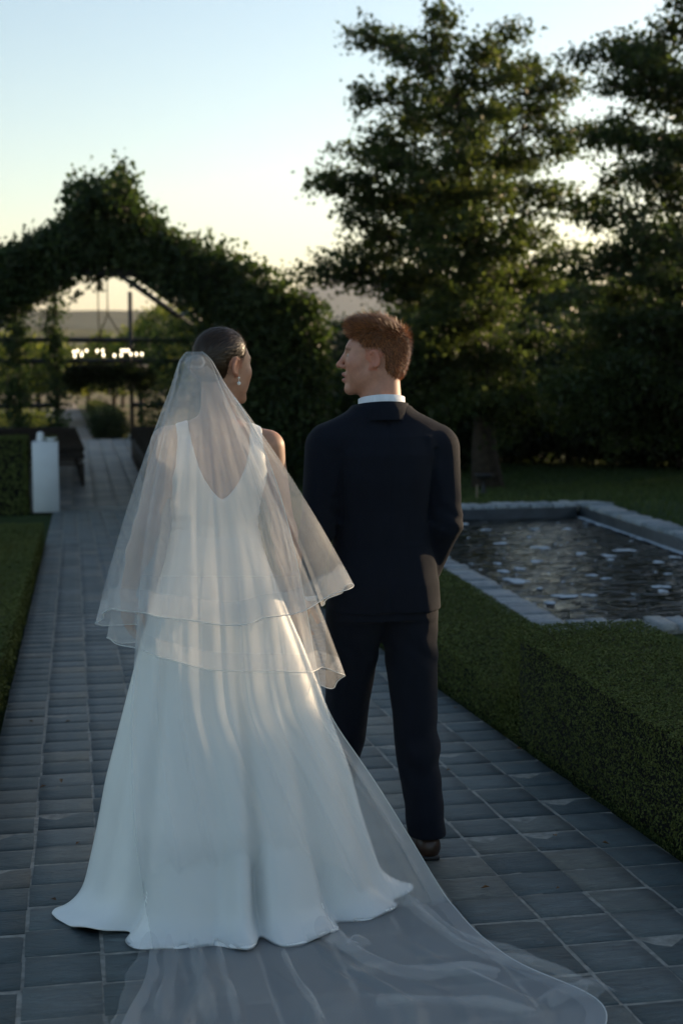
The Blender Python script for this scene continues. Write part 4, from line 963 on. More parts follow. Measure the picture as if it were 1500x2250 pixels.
# legs under the trousers
hip_l, kn_l, an_l = np.array([gx0-.088, 4.50, .54]), np.array([gx0-.095, 4.66, .13]), np.array([gx0-.13, 4.74, -.21])
hip_r, kn_r, an_r = np.array([gx0+.085, 4.50, .54]), np.array([gx0+.118, 4.50, .10]), np.array([gx0+.148, 4.455, -.19])
for a, b_, c in ((hip_l, kn_l, an_l), (hip_r, kn_r, an_r)):
    body.cone(a, b_, .075, .05, .03); body.cone(b_, c, .05, .034, .02)
hand(body, wr_l+np.array([0, 0, -.005]), (-.20, -.02, -1), (-.75, .45, 0), 1, .42, .185)
hand(body, wr_r, (-.25, .65, -.7), (-1, .2, 0), -1, .5, .18)
V, Q = polygonize(body, (gx0-.42, 4.22, -.26), (gx0+.42, 4.98, 1.56), .0048)
q = ((V-H_T)@H_R)/H_S; tint = head_tint(q, SK_M, (.36, .13, .10), 0); hand_m = (V[:, 2] < .7)
tint[hand_m] = np.array(SK_M)*np.array([.95, .88, .85])
obj('body', mesh_np('body', V, Q, M['skin'], True, {'tint': tint}), groom)
eyeballs(H_R, H_T, H_S, groom, (.10, .14, .17))
# hair: a cap that follows the skull with a fuller top, then combed strands
hs = SDF(); hs.ell((0, -.017, .044), (.0815, .1035, .0945), .02); hs.ell((0, .018, .094), (.058, .074, .038), .03); hs.ell((0, .052, .104), (.046, .030, .022), .02); hs.ell((0, -.060, -.02), (.060, .046, .06), .03)
def hair_cut(P, d, cut):
    q = ((P-H_T)@H_R)/H_S; c = cut(q)*H_S; return np.maximum(d+.0105*np.exp(np.minimum(c, 0)/.013), c)
def cut_m(q):
    x, y, z = np.abs(q[:, 0]), q[:, 1], q[:, 2]
    front = y-np.interp(z, [-.07, -.045, -.034, -.024, .0, .03, .06, .085, .11, .14], [-.030, -.028, .0, .030, .033, .038, .054, .076, .10, .12])   # hairline and sideburn
    nape = np.where(y < -.028, -.062-z, -.03-z)
    ear = .024-np.sqrt((y+.012)**2+((z-.0)*.74)**2); ear = np.where(x > .052, ear, -1)
    return np.maximum(np.maximum(front, nape), ear)
hv, hq = polygonize(hs.frame(H_R, H_T, H_S), H_T-.16, H_T+.19, .0042, lambda P, d: hair_cut(P, d+.0022*vnoise(P, 160, 5), cut_m))
qh = ((hv-H_T)@H_R)/H_S
rr_ = np.random.default_rng(77)
hair = obj('hair', mesh_np('hair', hv, hq, M['hair_red'], True, {'rnd': .25*rr_.random(len(hv))}), groom)
hn = vert_normals(hv, hq)
sel = rr_.choice(len(hv), 20000); Pq, Nq = qh[sel], (hn[sel]@H_R)
top = np.clip((Pq[:, 2]-.035)/.085, 0, 1)[:, None]
Dq = unit(top*(np.array([-.15, .75, .15])+.55*Nq)+(1-top)*(np.array([0, -.45, -.85])+.30*Nq)+rr_.normal(scale=.19, size=Pq.shape))
ln_ = .011+.015*top[:, 0]
ribbon_strands('strands', hv[sel]-hn[sel]*.002, Dq@H_R.T, hn[sel], ln_, .0010, M['hair_red'], hair, rr_, .5)

# trousers
tr_ = SDF()
tr_.loft([(.40, gx0, 4.50, .165, .12, .11), (.55, gx0, 4.50, .172, .125, .12), (.72, gx0, 4.50, .155, .11, .11)], .545, .70, .02)
kz = lambda p, dx, dy: p+np.array([dx, dy, 0])
tr_.cone(hip_l+np.array([0, -.005, .03]), kn_l+np.array([0, -.012, 0]), .098, .068, .018); tr_.cone(kn_l+np.array([0, -.012, 0]), an_l+np.array([0, -.015, .02]), .070, .062, .03)
tr_.cone(hip_r+np.array([.002, -.005, .03]), kn_r+np.array([0, -.012, 0]), .098, .068, .018); tr_.cone(kn_r+np.array([0, -.012, 0]), an_r+np.array([0, 0, -.01]), .070, .063, .03)
def tr_post(P, d):
    z = P[:, 2]; w = .0035*np.sin(z*52+P[:, 0]*22+2*np.sin(P[:, 0]*30))*np.exp(-((z-.08)/.12)**2)+.003*np.sin(z*70+P[:, 0]*60)*np.exp(-((z-.43)/.06)**2)+.003*np.sin(z*46-P[:, 0]*30)*np.exp(-((z+.12)/.06)**2)
    right = P[:, 0] > gx0+.01
    cut = np.where(right, -.196-z, -.212-z)
    return np.maximum(d+w, cut)
V, Q = polygonize(tr_, (gx0-.32, 4.28, -.26), (gx0+.32, 4.92, .74), .0065, tr_post); obj('trousers', mesh_np('trousers', V, Q, M['suit'], True), groom)

# jacket
jk = SDF()
jt = [(.56, gx0+.004, 4.495, .188, .130, .12), (.66, gx0+.002, 4.495, .184, .134, .12), (.78, gx0, 4.50, .164, .116, .115), (.90, gx0, 4.50, .164, .114, .115), (1.00, gx0, 4.495, .178, .122, .118), (1.08, gx0, 4.495, .186, .120, .115), (1.14, gx0, 4.50, .176, .104, .10), (1.18, gx0, 4.505, .142, .082, .082), (1.215, gx0-.003, 4.51, .102, .082, .070), (1.24, gx0-.003, 4.51, .088, .078, .066)]
jk.loft(jt, .50, 1.232, .02, 2.3)
for s_, e_, w_, sx in ((sh_l, el_l, wr_l, -1), (sh_r, el_r, wr_r, 1)):
    jk.cone(neck_b+np.array([sx*.055, -.012, -.045]), s_+np.array([sx*-.004, -.005, .004]), .060, .060, .03)
    jk.cone(s_+np.array([sx*.006, -.006, -.015]), e_, .069, .052, .018); jk.cone(e_, w_, .052, .045, .02)
def jk_post(P, d):
    x, y, z = P[:, 0]-gx0, P[:, 1]-4.5, P[:, 2]; ax = np.abs(x)
    w = .0030*vnoise(P*np.array([1, 1, .6]), 17, 12)
    w += .0025*np.exp(-((z-.87)/.05)**2)*np.sin(z*120+x*70)*(ax > .15)                                   # elbow creases
    w += .006*np.exp(-((ax-.158+.08*(1.12-z))/.011)**2)*(z > .86)*(z < 1.10)*(y < .06)                    # groove between sleeve and back
    w -= .005*np.exp(-((x-.145-.25*(1.10-z))/.016)**2)*(z > .92)*(z < 1.14)*(y < 0)                       # pull folds at the right shoulder
    w -= .004*np.exp(-((x+.150-.18*(z-1.10))/.014)**2)*(z > .95)*(z < 1.10)*(y < 0)
    w -= .005*np.exp(-((x-.125+.22*(z-.62))/.03)**2)*(z < .80)*(y < 0)                                    # soft folds over the hips
    w += .0032*np.exp(-(x/.0045)**2)*(y < 0)*(z < 1.2)                                                    # centre back seam
    body_cut = np.where(ax < .205, (.578-.020*np.abs(x)*2+.03*y)-z, -1.0)
    ll = (P[:, 2]-wr_l[2]); lr = ((P-wr_r)@unit(el_r-wr_r))
    cut = np.where((x < -.205) & (z < .70), .630-z, body_cut); cut = np.where((x > .10) & (z < .75) & (y > .09), .0-lr, cut)
    return np.maximum(d+w, cut)
V, Q = polygonize(jk, (gx0-.36, 4.27, .50), (gx0+.36, 4.76, 1.27), .0052, jk_post); jacket = obj('jacket', mesh_np('jacket', V, Q, M['suit'], True), groom)
def collar_ring(name, mat, parent, c, rx, ry, z0, z1, tilt, flare, thick=.004, gap=.5, n=40):
    """band round the neck, open at the throat; higher at the back"""
    a = np.linspace(-math.pi*(1-gap*.12), math.pi*(1-gap*.12), n)-math.pi/2; V = []
    for k, (t, off) in enumerate(((0, 0), (.5, .001), (1, .002), (1.0, -thick), (0, -thick))):
        zz = z0+(z1-z0)*t; f = 1+flare*(1-t); V.append(np.stack([c[0]+(rx+off)*f*np.cos(a), c[1]+(ry+off)*f*np.sin(a), zz-tilt*np.sin(a)*1.0+0*a], 1))
    V = np.concatenate(V); Q = [(r_*n+k, r_*n+k+1, (r_+1)*n+k+1, (r_+1)*n+k) for r_ in range(4) for k in range(n-1)]
    return obj(name, mesh_np(name, V, np.array(Q), mat, True), parent)
collar_ring('shirt_collar', M['shirt'], groom, (gx0-.002, 4.508), .0735, .079, 1.205, 1.256, .017, .05)
collar_ring('jacket_collar', M['suit'], jacket, (gx0-.002, 4.506), .0845, .0875, 1.178, 1.236, .015, .16, .006)
cf = MB(); cf.tube([wr_l+np.array([.001, 0, .024]), wr_l+np.array([-.002, 0, .002])], .042, 16); obj('shirt_cuff', cf.mesh('shirt_cuff', M['shirt'], True), groom)
def shoe(an, yaw, lift):
    s = SDF(); s.ell((0, -.015, .035), (.036, .042, .042), .02); s.cone((0, 0, .03), (0, .14, .022), .034, .034, .02); s.ell((0, .17, .02), (.042, .06, .024), .02); s.cone((0, .0, .04), (0, .012, .065), .036, .034, .02); s.ell((0, .06, .05), (.034, .06, .035), .02)
    R = rot_z(yaw)@rot_x(-lift); T = np.array([an[0], an[1]-.004, -SLOPE*an[1]+.006+.06*math.sin(lift)])
    V, Q = polygonize(s, (-.07, -.09, -.03), (.07, .26, .12), .006, lambda P, d: np.maximum(d, .006-P[:, 2]))
    sh = obj('shoe', mesh_np('shoe', V@R.T+T, Q, M['leather'], True), groom)
    b = MB(); b.box((0, -.022, .006), (.062, .06, .014), bev=.004); b.box((0, .12, .005), (.072, .19, .008), bev=.003)
    obj('sole', mesh_np('sole', np.concatenate(b.V)@R.T+T, np.concatenate(b.Q), M['steel']), sh)
shoe(an_r, -.05, .0); shoe(an_l, .05, .0)
# ================================================================== person in the white gown
BY = 4.20; BFZ = -SLOPE*BY+.004
bride = empty('person', (.43, BY, BFZ), 'person with dark hair in white satin gown and long veil, seen from behind', 'person')
SK_F = (.40, .225, .150)
B_T = at_depth(492, 808, 4.23); B_R = rot_z(math.radians(-57))@rot_x(math.radians(-4)); B_S = .870
bx0 = .425
bs_l, bs_r = np.array([bx0-.158, 4.21, 1.140]), np.array([bx0+.153, 4.21, 1.125])
be_l, bw_l = np.array([.205, 4.16, .895]), np.array([.150, 4.215, .700])
be_r, bw_r = np.array([.618, 4.19, .870]), np.array([.668, 4.30, .650])
bnk = np.array([bx0, 4.225, 1.195])
bd = head_sdf(1).frame(B_R, B_T, B_S)
bd.cone(B_T+np.array([-.012, 0, -.055]), bnk, .044, .048, .025); bd.cone(B_T+np.array([-.025, -.012, -.03]), bnk+np.array([-.004, -.014, 0]), .036, .044, .03)
BT = [(.50, .418, 4.20, .168, .115, .10), (.62, .416, 4.20, .172, .118, .105), (.72, .413, 4.20, .162, .112, .10), (.80, .411, 4.20, .142, .098, .09), (.905, .411, 4.20, .120, .085, .085), (.98, .414, 4.20, .130, .090, .10), (1.05, .418, 4.205, .140, .094, .115), (1.10, .421, 4.21, .143, .090, .10), (1.14, .424, 4.213, .130, .076, .08), (1.17, .425, 4.22, .088, .060, .06), (1.20, .425, 4.222, .055, .05, .05)]
bd.loft(BT, .50, 1.192, .03, 2.2)
for sx, s_ in ((-1, bs_l), (1, bs_r)):
    bd.cone(bnk+np.array([sx*.03, -.008, -.012]), s_+np.array([-sx*.01, 0, .012]), .036, .036, .035)
    bd.ell((bx0+sx*.075, 4.155, 1.065), (.05, .035, .075), .03)                  # shoulder blades
for s_, e_, w_ in ((bs_l, be_l, bw_l), (bs_r, be_r, bw_r)):
    bd.cone(s_, e_, .041, .032, .035); bd.cone(e_, e_+(w_-e_)*.35, .034, .0335, .03); bd.cone(e_+(w_-e_)*.35, w_, .0335, .0235, .03)
bd.cone((bx0, 4.115, .90), (bx0, 4.105, 1.09), .010, .009, .025, True)            # hollow of the spine
hand(bd, bw_l, (-.02, .02, -1), (.9, .35, 0), 1, .30, .168)
hand(bd, bw_r, (.12, .30, -1), (.55, -.8, 0), -1, .45, .168)
V, Q = polygonize(bd, (.02, 3.98, .44), (.86, 4.52, 1.50), .0046)
q = ((V-B_T)@B_R)/B_S; tint = head_tint(q, SK_F, (.33, .10, .09), 1); tint[V[:, 2] < 1.22] = SK_F
obj('body', mesh_np('body', V, Q, M['skin'], True, {'tint': tint}), bride)
eyeballs(B_R, B_T, B_S, bride, (.06, .04, .03))
# sleek hair drawn back into a low knot under the comb
bh = SDF(); bh.ell((0, -.016, .042), (.0815, .1025, .0945), .02); bh.ell((0, -.055, -.005), (.066, .05, .055), .03); bh.ell((0, -.108, .006), (.034, .028, .034), .02)
def cut_f(q):
    x, y, z = np.abs(q[:, 0]), q[:, 1], q[:, 2]
    front = y-np.interp(z, [-.06, -.03, -.005, .02, .05, .08, .10, .13], [-.040, -.020, .012, .036, .055, .066, .072, .09])
    nape = -.056-z-.4*np.maximum(0, -.05-y); ear = .021-np.sqrt((y+.008)**2+((z+.002)*.72)**2); ear = np.where(x > .055, ear, -1)
    return np.maximum(np.maximum(front, nape), ear)
def bcut(P, d):
    q = ((P-B_T)@B_R)/B_S; c = cut_f(q)*B_S; comb = .0011*np.sin(np.arctan2(q[:, 0], q[:, 2]-.0)*46+4*vnoise(q, 30, 3))
    return np.maximum(d+comb+.0105*np.exp(np.minimum(c, 0)/.014), c)
hv, hq = polygonize(bh.frame(B_R, B_T, B_S), B_T-.19, B_T+.19, .0040, bcut); qh = ((hv-B_T)@B_R)/B_S; hn = vert_normals(hv, hq)
rb_ = np.random.default_rng(78)
hair = obj('hair', mesh_np('hair', hv, hq, M['hair_brown'], True, {'rnd': .2+.3*rb_.random(len(hv))}), bride)
sel = rb_.choice(len(hv), 7000); Pq = qh[sel]; Nq = hn[sel]@B_R; knot = np.array([0, -.118, .006])
Dq = knot-Pq; Dq = unit(Dq-Nq*np.sum(Dq*Nq, 1, keepdims=True)+.01*rb_.normal(size=Dq.shape)*.3)
ribbon_strands('strands', hv[sel]+hn[sel]*.0006, Dq@B_R.T, hn[sel], np.full(len(sel), .030), .0007, M['hair_brown'], hair, rb_, .9, 4)
fly = rb_.choice(np.where(qh[:, 2] > .06)[0], 60); fl_ = ribbon_strands('flyaway_strands', hv[fly], unit(hn[fly]*.7+rb_.normal(scale=.5, size=(60, 3))), hn[fly], np.full(60, .018), .0003, M['hair_brown'], hair, rb_, .3); fl_['kind'] = 'stuff'
# ear drop
e0 = B_R@(np.array([.079, -.004, -.033])*B_S)+B_T; e0 = e0+np.array([.004, -.006, 0])
b = MB(); a = np.linspace(0, np.pi, 9)
b.lathe(np.stack([.0058*np.sin(a), -.0058*np.cos(a)], 1), e0+np.array([0, 0, -.016]), 12); b.lathe(np.stack([.0032*np.sin(a), -.0032*np.cos(a)], 1), e0, 10); b.tube([e0, e0+np.array([0, 0, -.012])], .0008, 5)
b.build('earring', M['pearl'], bride, True)

# ------------------------------------------------------------------ gown
gown = SDF(); g_off = .0065
GT = [(z, cx, cy, rx+g_off, rb+g_off, rf+g_off) for z, cx, cy, rx, rb, rf in BT]
gown.loft(GT, .70, 1.178, .03, 2.2)
for sx, s_ in ((-1, bs_l), (1, bs_r)):
    gown.cone(bnk+np.array([sx*.03, -.008, -.012]), s_+np.array([-sx*.01, 0, .012]), .036+.005, .036+.005, .035)
    gown.ell((bx0+sx*.075, 4.155, 1.065), (.05+g_off*.8, .035+g_off, .075+g_off), .03)
def gown_cut(P, d):
    x = np.abs(P[:, 0]-bx0); z = P[:, 2]; back = P[:, 1] < 4.215
    vz = np.interp(x, [0, .012, .03, .05, .068, .080, .088, .093], [.982, .988, 1.008, 1.038, 1.078, 1.125, 1.18, 1.30])       # deep rounded V at the back
    inner = z-vz
    innerf = z-np.interp(x, [0, .06, .085, .093], [1.06, 1.075, 1.12, 1.30])
    c1 = np.where(back, inner, innerf)*.55
    ox = np.interp(z, [.90, .98, 1.03, 1.08, 1.13, 1.16, 1.2], [.30, .19, .146, .132, .128, .128, .128])                        # armhole
    c2 = x-ox
    w = .0018*np.exp(-((z-.905)/.045)**2)*np.sin(z*190+x*25)*np.clip((x-.07)/.05, 0, 1)                                        # creases at the waist
    w += .0022*np.exp(-((P[:, 0]-bx0+.002)/.0045)**2)*back*(z < .96)                                                           # centre back seam
    return np.maximum(np.maximum(d+w, c1), c2)
V, Q = polygonize(gown, (.18, 4.03, .56), (.66, 4.36, 1.24), .0048, gown_cut)
dress = obj('gown_bodice', mesh_np('gown_bodice', V, Q, M['satin'], True), bride)

# skirt: rings from the hip to the floor, wider and deeper folds downwards, train on the paving
rings = [(1150, 390, 555, 4.118, .080), (1190, 375, 573, 4.097, .10), (1250, 358, 594, 4.078, .12), (1310, 340, 616, 4.062, .15), (1400, 316, 652, 4.038, .19), (1500, 294, 688, 4.004, .235), (1600, 272, 720, 3.966, .275), (1700, 250, 752, 3.925, .31), (1780, 238, 768, 3.888, .34), (1850, 224, 788, 3.852, .365), (1890, 215, 800, 3.832, .38)]
RG = []
for py, L, R, yb, fr in rings:
    pl, pr = at_depth(L, py, 4.16), at_depth(R, py, 4.16); RG.append(((pl[2]+pr[2])/2, (pl[0]+pr[0])/2, (pr[0]-pl[0])/2, yb, 4.19+fr*.9))
RG = np.array(RG)
nth, nz = 420, 150; th = np.linspace(0, 2*np.pi, nth, endpoint=False)         # th = 0 right, -pi/2 the back (towards the camera)
back_ang = np.angle(np.exp(1j*(th+np.pi/2)))                                  # 0 at the centre back, + to the right
rs = np.random.default_rng(5)
def folds(t):
    f = np.zeros_like(back_ang)
    for c, w, a in ((-1.55, .22, .8), (-1.05, .20, .35), (-.80, .07, -1.0), (-.52, .22, .7), (-.20, .10, -.5), (-.06, .13, .8), (.09, .05, -1.7), (.30, .22, .8), (.66, .08, -.9), (.92, .24, .55), (1.22, .07, -.6), (1.42, .2, .8), (1.75, .16, -.5), (2.2, .2, .8), (2.7, .2, -.6), (-2.1, .2, -.7), (-2.6, .2, .8)):
        f += a*np.exp(-((back_ang-c-.05*math.sin(3*t+c*5)*t)/w)**2)
    return f+.06*np.sin(back_ang*11+2*t)*t
rowsV = []; zs = np.linspace(RG[0, 0], RG[-1, 0], nz)
for k, z in enumerate(zs):
    t = k/(nz-1); zi = -z; I = [np.interp(zi, -RG[:, 0], RG[:, j]) for j in (1, 2, 3, 4)]; cx, rx, yb, yf = I; cy = 4.17
    A = .095*np.clip((t-.10)/.9, 0, 1)**.9; f = folds(t)*A; ry = np.where(np.sin(th) < 0, cy-yb, yf-cy)
    rr = 1+f/np.maximum(.35, 0*th+max(rx, .2))*.55
    x = cx+rx*np.cos(th)*rr*(1-.015*np.abs(np.cos(th))*t); y = cy+ry*np.sin(th)*rr; rowsV.append(np.stack([x, y, np.full(nth, z)], 1))
last = rowsV[-1]; ctr = np.array([RG[-1, 1], 4.17])
hem_x = np.interp(np.abs(back_ang), [0, .6, 1.1, 1.45, 1.75, 2.2, 3.15], [.075, .075, .075, .095, .06, .05, .03])+.016*folds(1.0)*.6+.008*np.sin(back_ang*5+1)
d2 = unit(np.stack([last[:, 0]-ctr[0], last[:, 1]-ctr[1]], 1)); nh = 44; zl = zs[-1]
for k in range(1, nh+1):
    t = k/nh; xy = last[:, :2]+d2*(hem_x*(.35*t+.65*t**2.3))[:, None]; gz = -SLOPE*xy[:, 1]+.012; zz = gz+(np.maximum(last[:, 2]-gz, .02))*(1-t)**1.35+.010*np.sin(back_ang*13+t*2)*t*(1-.3*t)+.010*t*np.maximum(0, np.sin(back_ang*5+.6))
    rowsV.append(np.stack([xy[:, 0], xy[:, 1], zz], 1))
SM = np.stack(rowsV); wgt = np.clip((np.arange(len(SM))-95)/25, 0, 1)[:, None, None]*np.clip((len(SM)-1-np.arange(len(SM)))/4, 0, 1)[:, None, None]
for _ in range(60):
    A2 = SM.copy(); A2[1:-1] = (SM[2:]+SM[:-2])/2; SM = SM+(A2-SM)*.5*wgt
rowsV = list(SM)
# turned hem: a soft roll, fuller at the left of the back
last = rowsV[-1]; rollr = .008+.021*np.exp(-((back_ang+.62)/.10)**2)+.008*np.exp(-((back_ang-.72)/.12)**2)
for k in range(1, 13):
    a = k/12*1.65*np.pi; xy = last[:, :2]+d2*(rollr*np.sin(a))[:, None]; zz = last[:, 2]-rollr*(1-np.cos(a))*.5+rollr*.8*(k/12)*0; zz = np.maximum(zz, -SLOPE*xy[:, 1]+.008)
    zz = np.where(a > np.pi, np.maximum(zz, last[:, 2]-rollr*(1-np.cos(a))*.5), zz)
    rowsV.append(np.stack([xy[:, 0], xy[:, 1], zz], 1))
SV = np.concatenate(rowsV); nr = len(rowsV)
i = np.arange(nr-1)[:, None]*nth; j = np.arange(nth)[None, :]; SQ = np.stack([i+(j+1) % nth, i+j, i+nth+j, i+nth+(j+1) % nth], -1).reshape(-1, 4)
skirt = obj('gown_skirt', mesh_np('gown_skirt', SV, SQ, M['satin'], True), bride)
# ------------------------------------------------------------------ veil: three layers of tulle from the comb
def tulle_mat(name, dens, net=True):
    m, nt, out = nmat(name)
    d = N(nt, 'ShaderNodeBsdfDiffuse'); d.inputs['Color'].default_value = (.80, .815, .83, 1)
    t = N(nt, 'ShaderNodeBsdfTranslucent'); t.inputs['Color'].default_value = (.80, .81, .82, 1)
    g = N(nt, 'ShaderNodeBsdfGlossy'); g.inputs['Color'].default_value = (.8, .8, .8, 1); g.inputs['Roughness'].default_value = .45
    m1 = N(nt, 'ShaderNodeMixShader'); m1.inputs[0].default_value = .5; nt.links.new(d.outputs[0], m1.inputs[1]); nt.links.new(t.outputs[0], m1.inputs[2])
    m2 = N(nt, 'ShaderNodeMixShader'); m2.inputs[0].default_value = .04; nt.links.new(m1.outputs[0], m2.inputs[1]); nt.links.new(g.outputs[0], m2.inputs[2])
    tr = N(nt, 'ShaderNodeBsdfTransparent'); mx = N(nt, 'ShaderNodeMixShader')
    a = N(nt, 'ShaderNodeAttribute', attribute_name='dens'); mu = N(nt, 'ShaderNodeMath', operation='MULTIPLY'); mu.inputs[1].default_value = dens; nt.links.new(a.outputs['Fac'], mu.inputs[0])
    nt.links.new(mu.outputs[0], mx.inputs[0]); nt.links.new(tr.outputs[0], mx.inputs[1]); nt.links.new(m2.outputs[0], mx.inputs[2]); nt.links.new(mx.outputs[0], out.inputs['Surface'])
    return m
M['tulle'] = tulle_mat('tulle', .25); M['tulle_band'] = tulle_mat('tulle_band', .24)
veil = MB()
comb = at_depth(428, 789, 4.13)
obstacles = []
for o in (skirt, dress, hair, [c for c in bride.children if c.name.startswith('body')][0], jacket):
    me = o.data; v = np.empty(len(me.vertices)*3, np.float32); me.vertices.foreach_get('co', v); obstacles.append(BVHTree.FromPolygons(v.reshape(-1, 3).tolist(), [tuple(p.vertices) for p in me.polygons]))
def push_out(G, eps, floor=.006, skip=0):
    """keep the cloth on the near side of what it lies on, and above the paving"""
    for i in range(skip, G.shape[0]):
        for j in range(G.shape[1]):
            x, y, z = G[i, j]
            for k, bv in enumerate(obstacles):
                if k == 4 and x < .74: continue
                h = bv.ray_cast(Vector((x, 2.2, z)), Vector((0, 1, 0)), 3.0)[0]
                if h is not None and h.y-eps < y: y = h.y-eps
            gz = -SLOPE*y+.004+floor
            G[i, j] = (x, y, max(z, gz))
    return G
def relax(G, n, w=.5, keep_rows=2):
    for _ in range(n):
        A = G.copy(); A[1:-1, 1:-1] = (G[2:, 1:-1]+G[:-2, 1:-1]+G[1:-1, 2:]+G[1:-1, :-2])/4; A[:, 0] = G[:, 0]; A[:, -1] = G[:, -1]
        A[:keep_rows] = G[:keep_rows]; A[-1] = G[-1]; G = G*(1-w)+A*w
    return G
def grid_obj(name, G, mat, parent, dens, **kw):
    n, m = G.shape[:2]; i = (np.arange(n-1)[:, None]*m+np.arange(m-1)[None, :]).ravel()
    return obj(name, mesh_np(name, G.reshape(-1, 3), np.stack([i, i+1, i+m+1, i+m], 1), mat, True, {'dens': np.broadcast_to(dens, (n, m)).ravel()}), parent, **kw)
def spline(P, u):
    P = np.asarray(P, float); t = np.linspace(0, 1, len(P)); out = np.stack([np.interp(u, t, P[:, a]) for a in range(P.shape[1])], 1)
    k = max(3, len(u)//(len(P)*2))|1; pad = np.pad(out, ((k//2, k//2), (0, 0)), 'edge'); return np.stack([np.convolve(pad[:, a], np.ones(k)/k, 'valid') for a in range(P.shape[1])], 1)
def cape(name, hem, seed, amp, nflute, nu=230, nv=110, topw=.034, bulge=.03, eps=.012):
    r = np.random.default_rng(seed); u = np.linspace(0, 1, nu); v = np.linspace(0, 1, nv)
    H = spline(hem, u); ang = (u-.5)*math.pi*1.1
    top = np.stack([comb[0]+topw*np.sin(ang)+.0, comb[1]+.012-.030*np.cos(ang), comb[2]+0*ang], 1)
    G = np.zeros((nv, nu, 3)); ph = r.random(8)*6.28; fl = np.zeros(nu)
    for k, f in enumerate((nflute*.55, nflute, nflute*1.6)): fl += np.sin(2*np.pi*f*(u+.03*np.sin(6*u+ph[k]))+ph[k+3])*(.55, .8, .35)[k]
    sm = np.sin(2*np.pi*30*(u+.01*np.sin(20*u)))*.6+np.sin(2*np.pi*47*u+1)*.4
    nrm = np.stack([np.sin(ang)*.6, -np.cos(ang)*.8-.2, 0*ang], 1)
    for i, t in enumerate(v):
        sc = min(1.0, .15+.85*(t/.05)**.6) if t < .05 else 1.0; cc = top.mean(0); P = cc+(top-cc)*sc+(H-top)*max(0.0, t-.02)/.98; P[:, 2] += (.006+.020*math.sin(math.pi*min(1, t*5+.25)))*(1-min(1, t/.16))+.012*math.sin(math.pi*t)
        P += nrm*(bulge*math.sin(math.pi*t)**.8)
        A = amp*(t**.9)*(1+.0*t); B = .0060*math.sin(math.pi*min(1, (t+.03)*1.3))**1 if t < .75 else .0060*math.sin(math.pi*min(1, (.78)*1.3))*max(0, (1-t)/.25)
        P += nrm*(fl*A+sm*B)[:, None]+np.stack([-nrm[:, 1], nrm[:, 0], 0*u], 1)*((np.roll(fl, nu//(nflute*4)))*A*.5)[:, None]
        G[i] = P
    G = push_out(G, eps, skip=4); G = relax(G, 3); G = push_out(G, eps*.7, skip=4); return G
def band_of(G, h):
    """the last part of the cloth, h metres up from the hem, as a doubled strip"""
    L = np.linalg.norm(np.diff(G, axis=0), axis=2).mean(1)[::-1].cumsum(); k = int(np.searchsorted(L, h))+2
    S = G[-k:].copy(); S[..., 1] -= .0035; return S
def cord(name, P, r, parent):
    b = MB(); b.tube(P[::2], r, 5); return b.build(name, M['satin'], parent, True)
hemA = [(.20, 4.13, .62), (.085, 4.13, .615), (.050, 4.06, .650), (.105, 3.97, .700), (.22, 3.86, .690), (.43, 3.80, .672), (.60, 3.83, .690), (.73, 3.91, .735), (.795, 4.00, .742), (.755, 4.06, .70), (.69, 4.08, .66)]
hemB = [(.22, 4.15, .56), (.12, 4.13, .565), (.075, 4.06, .60), (.14, 3.97, .585), (.27, 3.87, .560), (.45, 3.83, .53), (.62, 3.87, .515), (.715, 3.96, .505), (.765, 4.03, .455), (.738, 4.09, .405), (.69, 4.12, .44)]
A_ = cape('veil_tier', hemA, 3, .020, 7); B2 = cape('veil_tier', hemB, 9, .018, 6, eps=.008)
ta = grid_obj('veil_tier', A_, M['tulle'], bride, .82, label='short upper veil layer ending in a band at the hips'); S = band_of(A_, .062); grid_obj('hem_band', S, M['tulle_band'], ta, 1.0); cord('hem_cord', A_[-1], .0013, ta)
tb2 = grid_obj('veil_tier', B2, M['tulle'], bride, .6, label='slightly longer under layer of the veil'); cord('hem_cord', B2[-1], .0012, tb2); S = band_of(B2, .05); grid_obj('hem_band', S, M['tulle_band'], tb2, .7)
# the long layer: hangs down the back, then trails over the paving
air = [(798, 408, 452, 4.120, 4.120), (850, 392, 500, 4.06, 4.06), (930, 366, 555, 4.03, 4.03), (1050, 336, 606, 4.00, 4.00), (1200, 312, 646, 3.985, 3.98), (1350, 300, 676, 3.965, 3.965), (1500, 288, 700, 3.93, 3.94), (1570, 283, 720, 3.905, 3.94), (1720, 284, 826, 3.84, 3.95), (1850, 292, 906, 3.79, 3.98)]
flo = [(1985, 318, 986, 2010), (2050, 326, 1040, 2068), (2120, 322, 1128, 2128), (2165, 312, 1235, 2164), (2195, 300, 1300, 2188), (2225, 284, 1342, 2212), (2290, 262, 1318, 2262), (2400, 236, 1262, 2340), (2560, 200, 1230, 2460)]
Ls = [at_depth(l, y, yl) for y, l, r, yl, yr in air]+[on_path(l, y2) for y, l, r, y2 in flo]
Rs = [at_depth(r, y, yr) for y, l, r, yl, yr in air]+[on_path(r, y) for y, l, r, y2 in flo]
nv, nu = 300, 190; vv = np.linspace(0, 1, nv)
def arc(P):
    P = np.asarray(P); d = np.concatenate([[0], np.linalg.norm(np.diff(P, axis=0), axis=1).cumsum()]); return d/d[-1]
kk = (arc(Ls)+arc(Rs))/2; kk[0] = 0
def smooth1(a, k=9): p = np.pad(a, ((k//2, k//2), (0, 0)), 'edge'); return np.stack([np.convolve(p[:, c], np.ones(k)/k, 'valid') for c in range(3)], 1)
Lc = smooth1(np.stack([np.interp(vv, kk, np.array(Ls)[:, a]) for a in range(3)], 1)); Rc = smooth1(np.stack([np.interp(vv, kk, np.array(Rs)[:, a]) for a in range(3)], 1), 7)
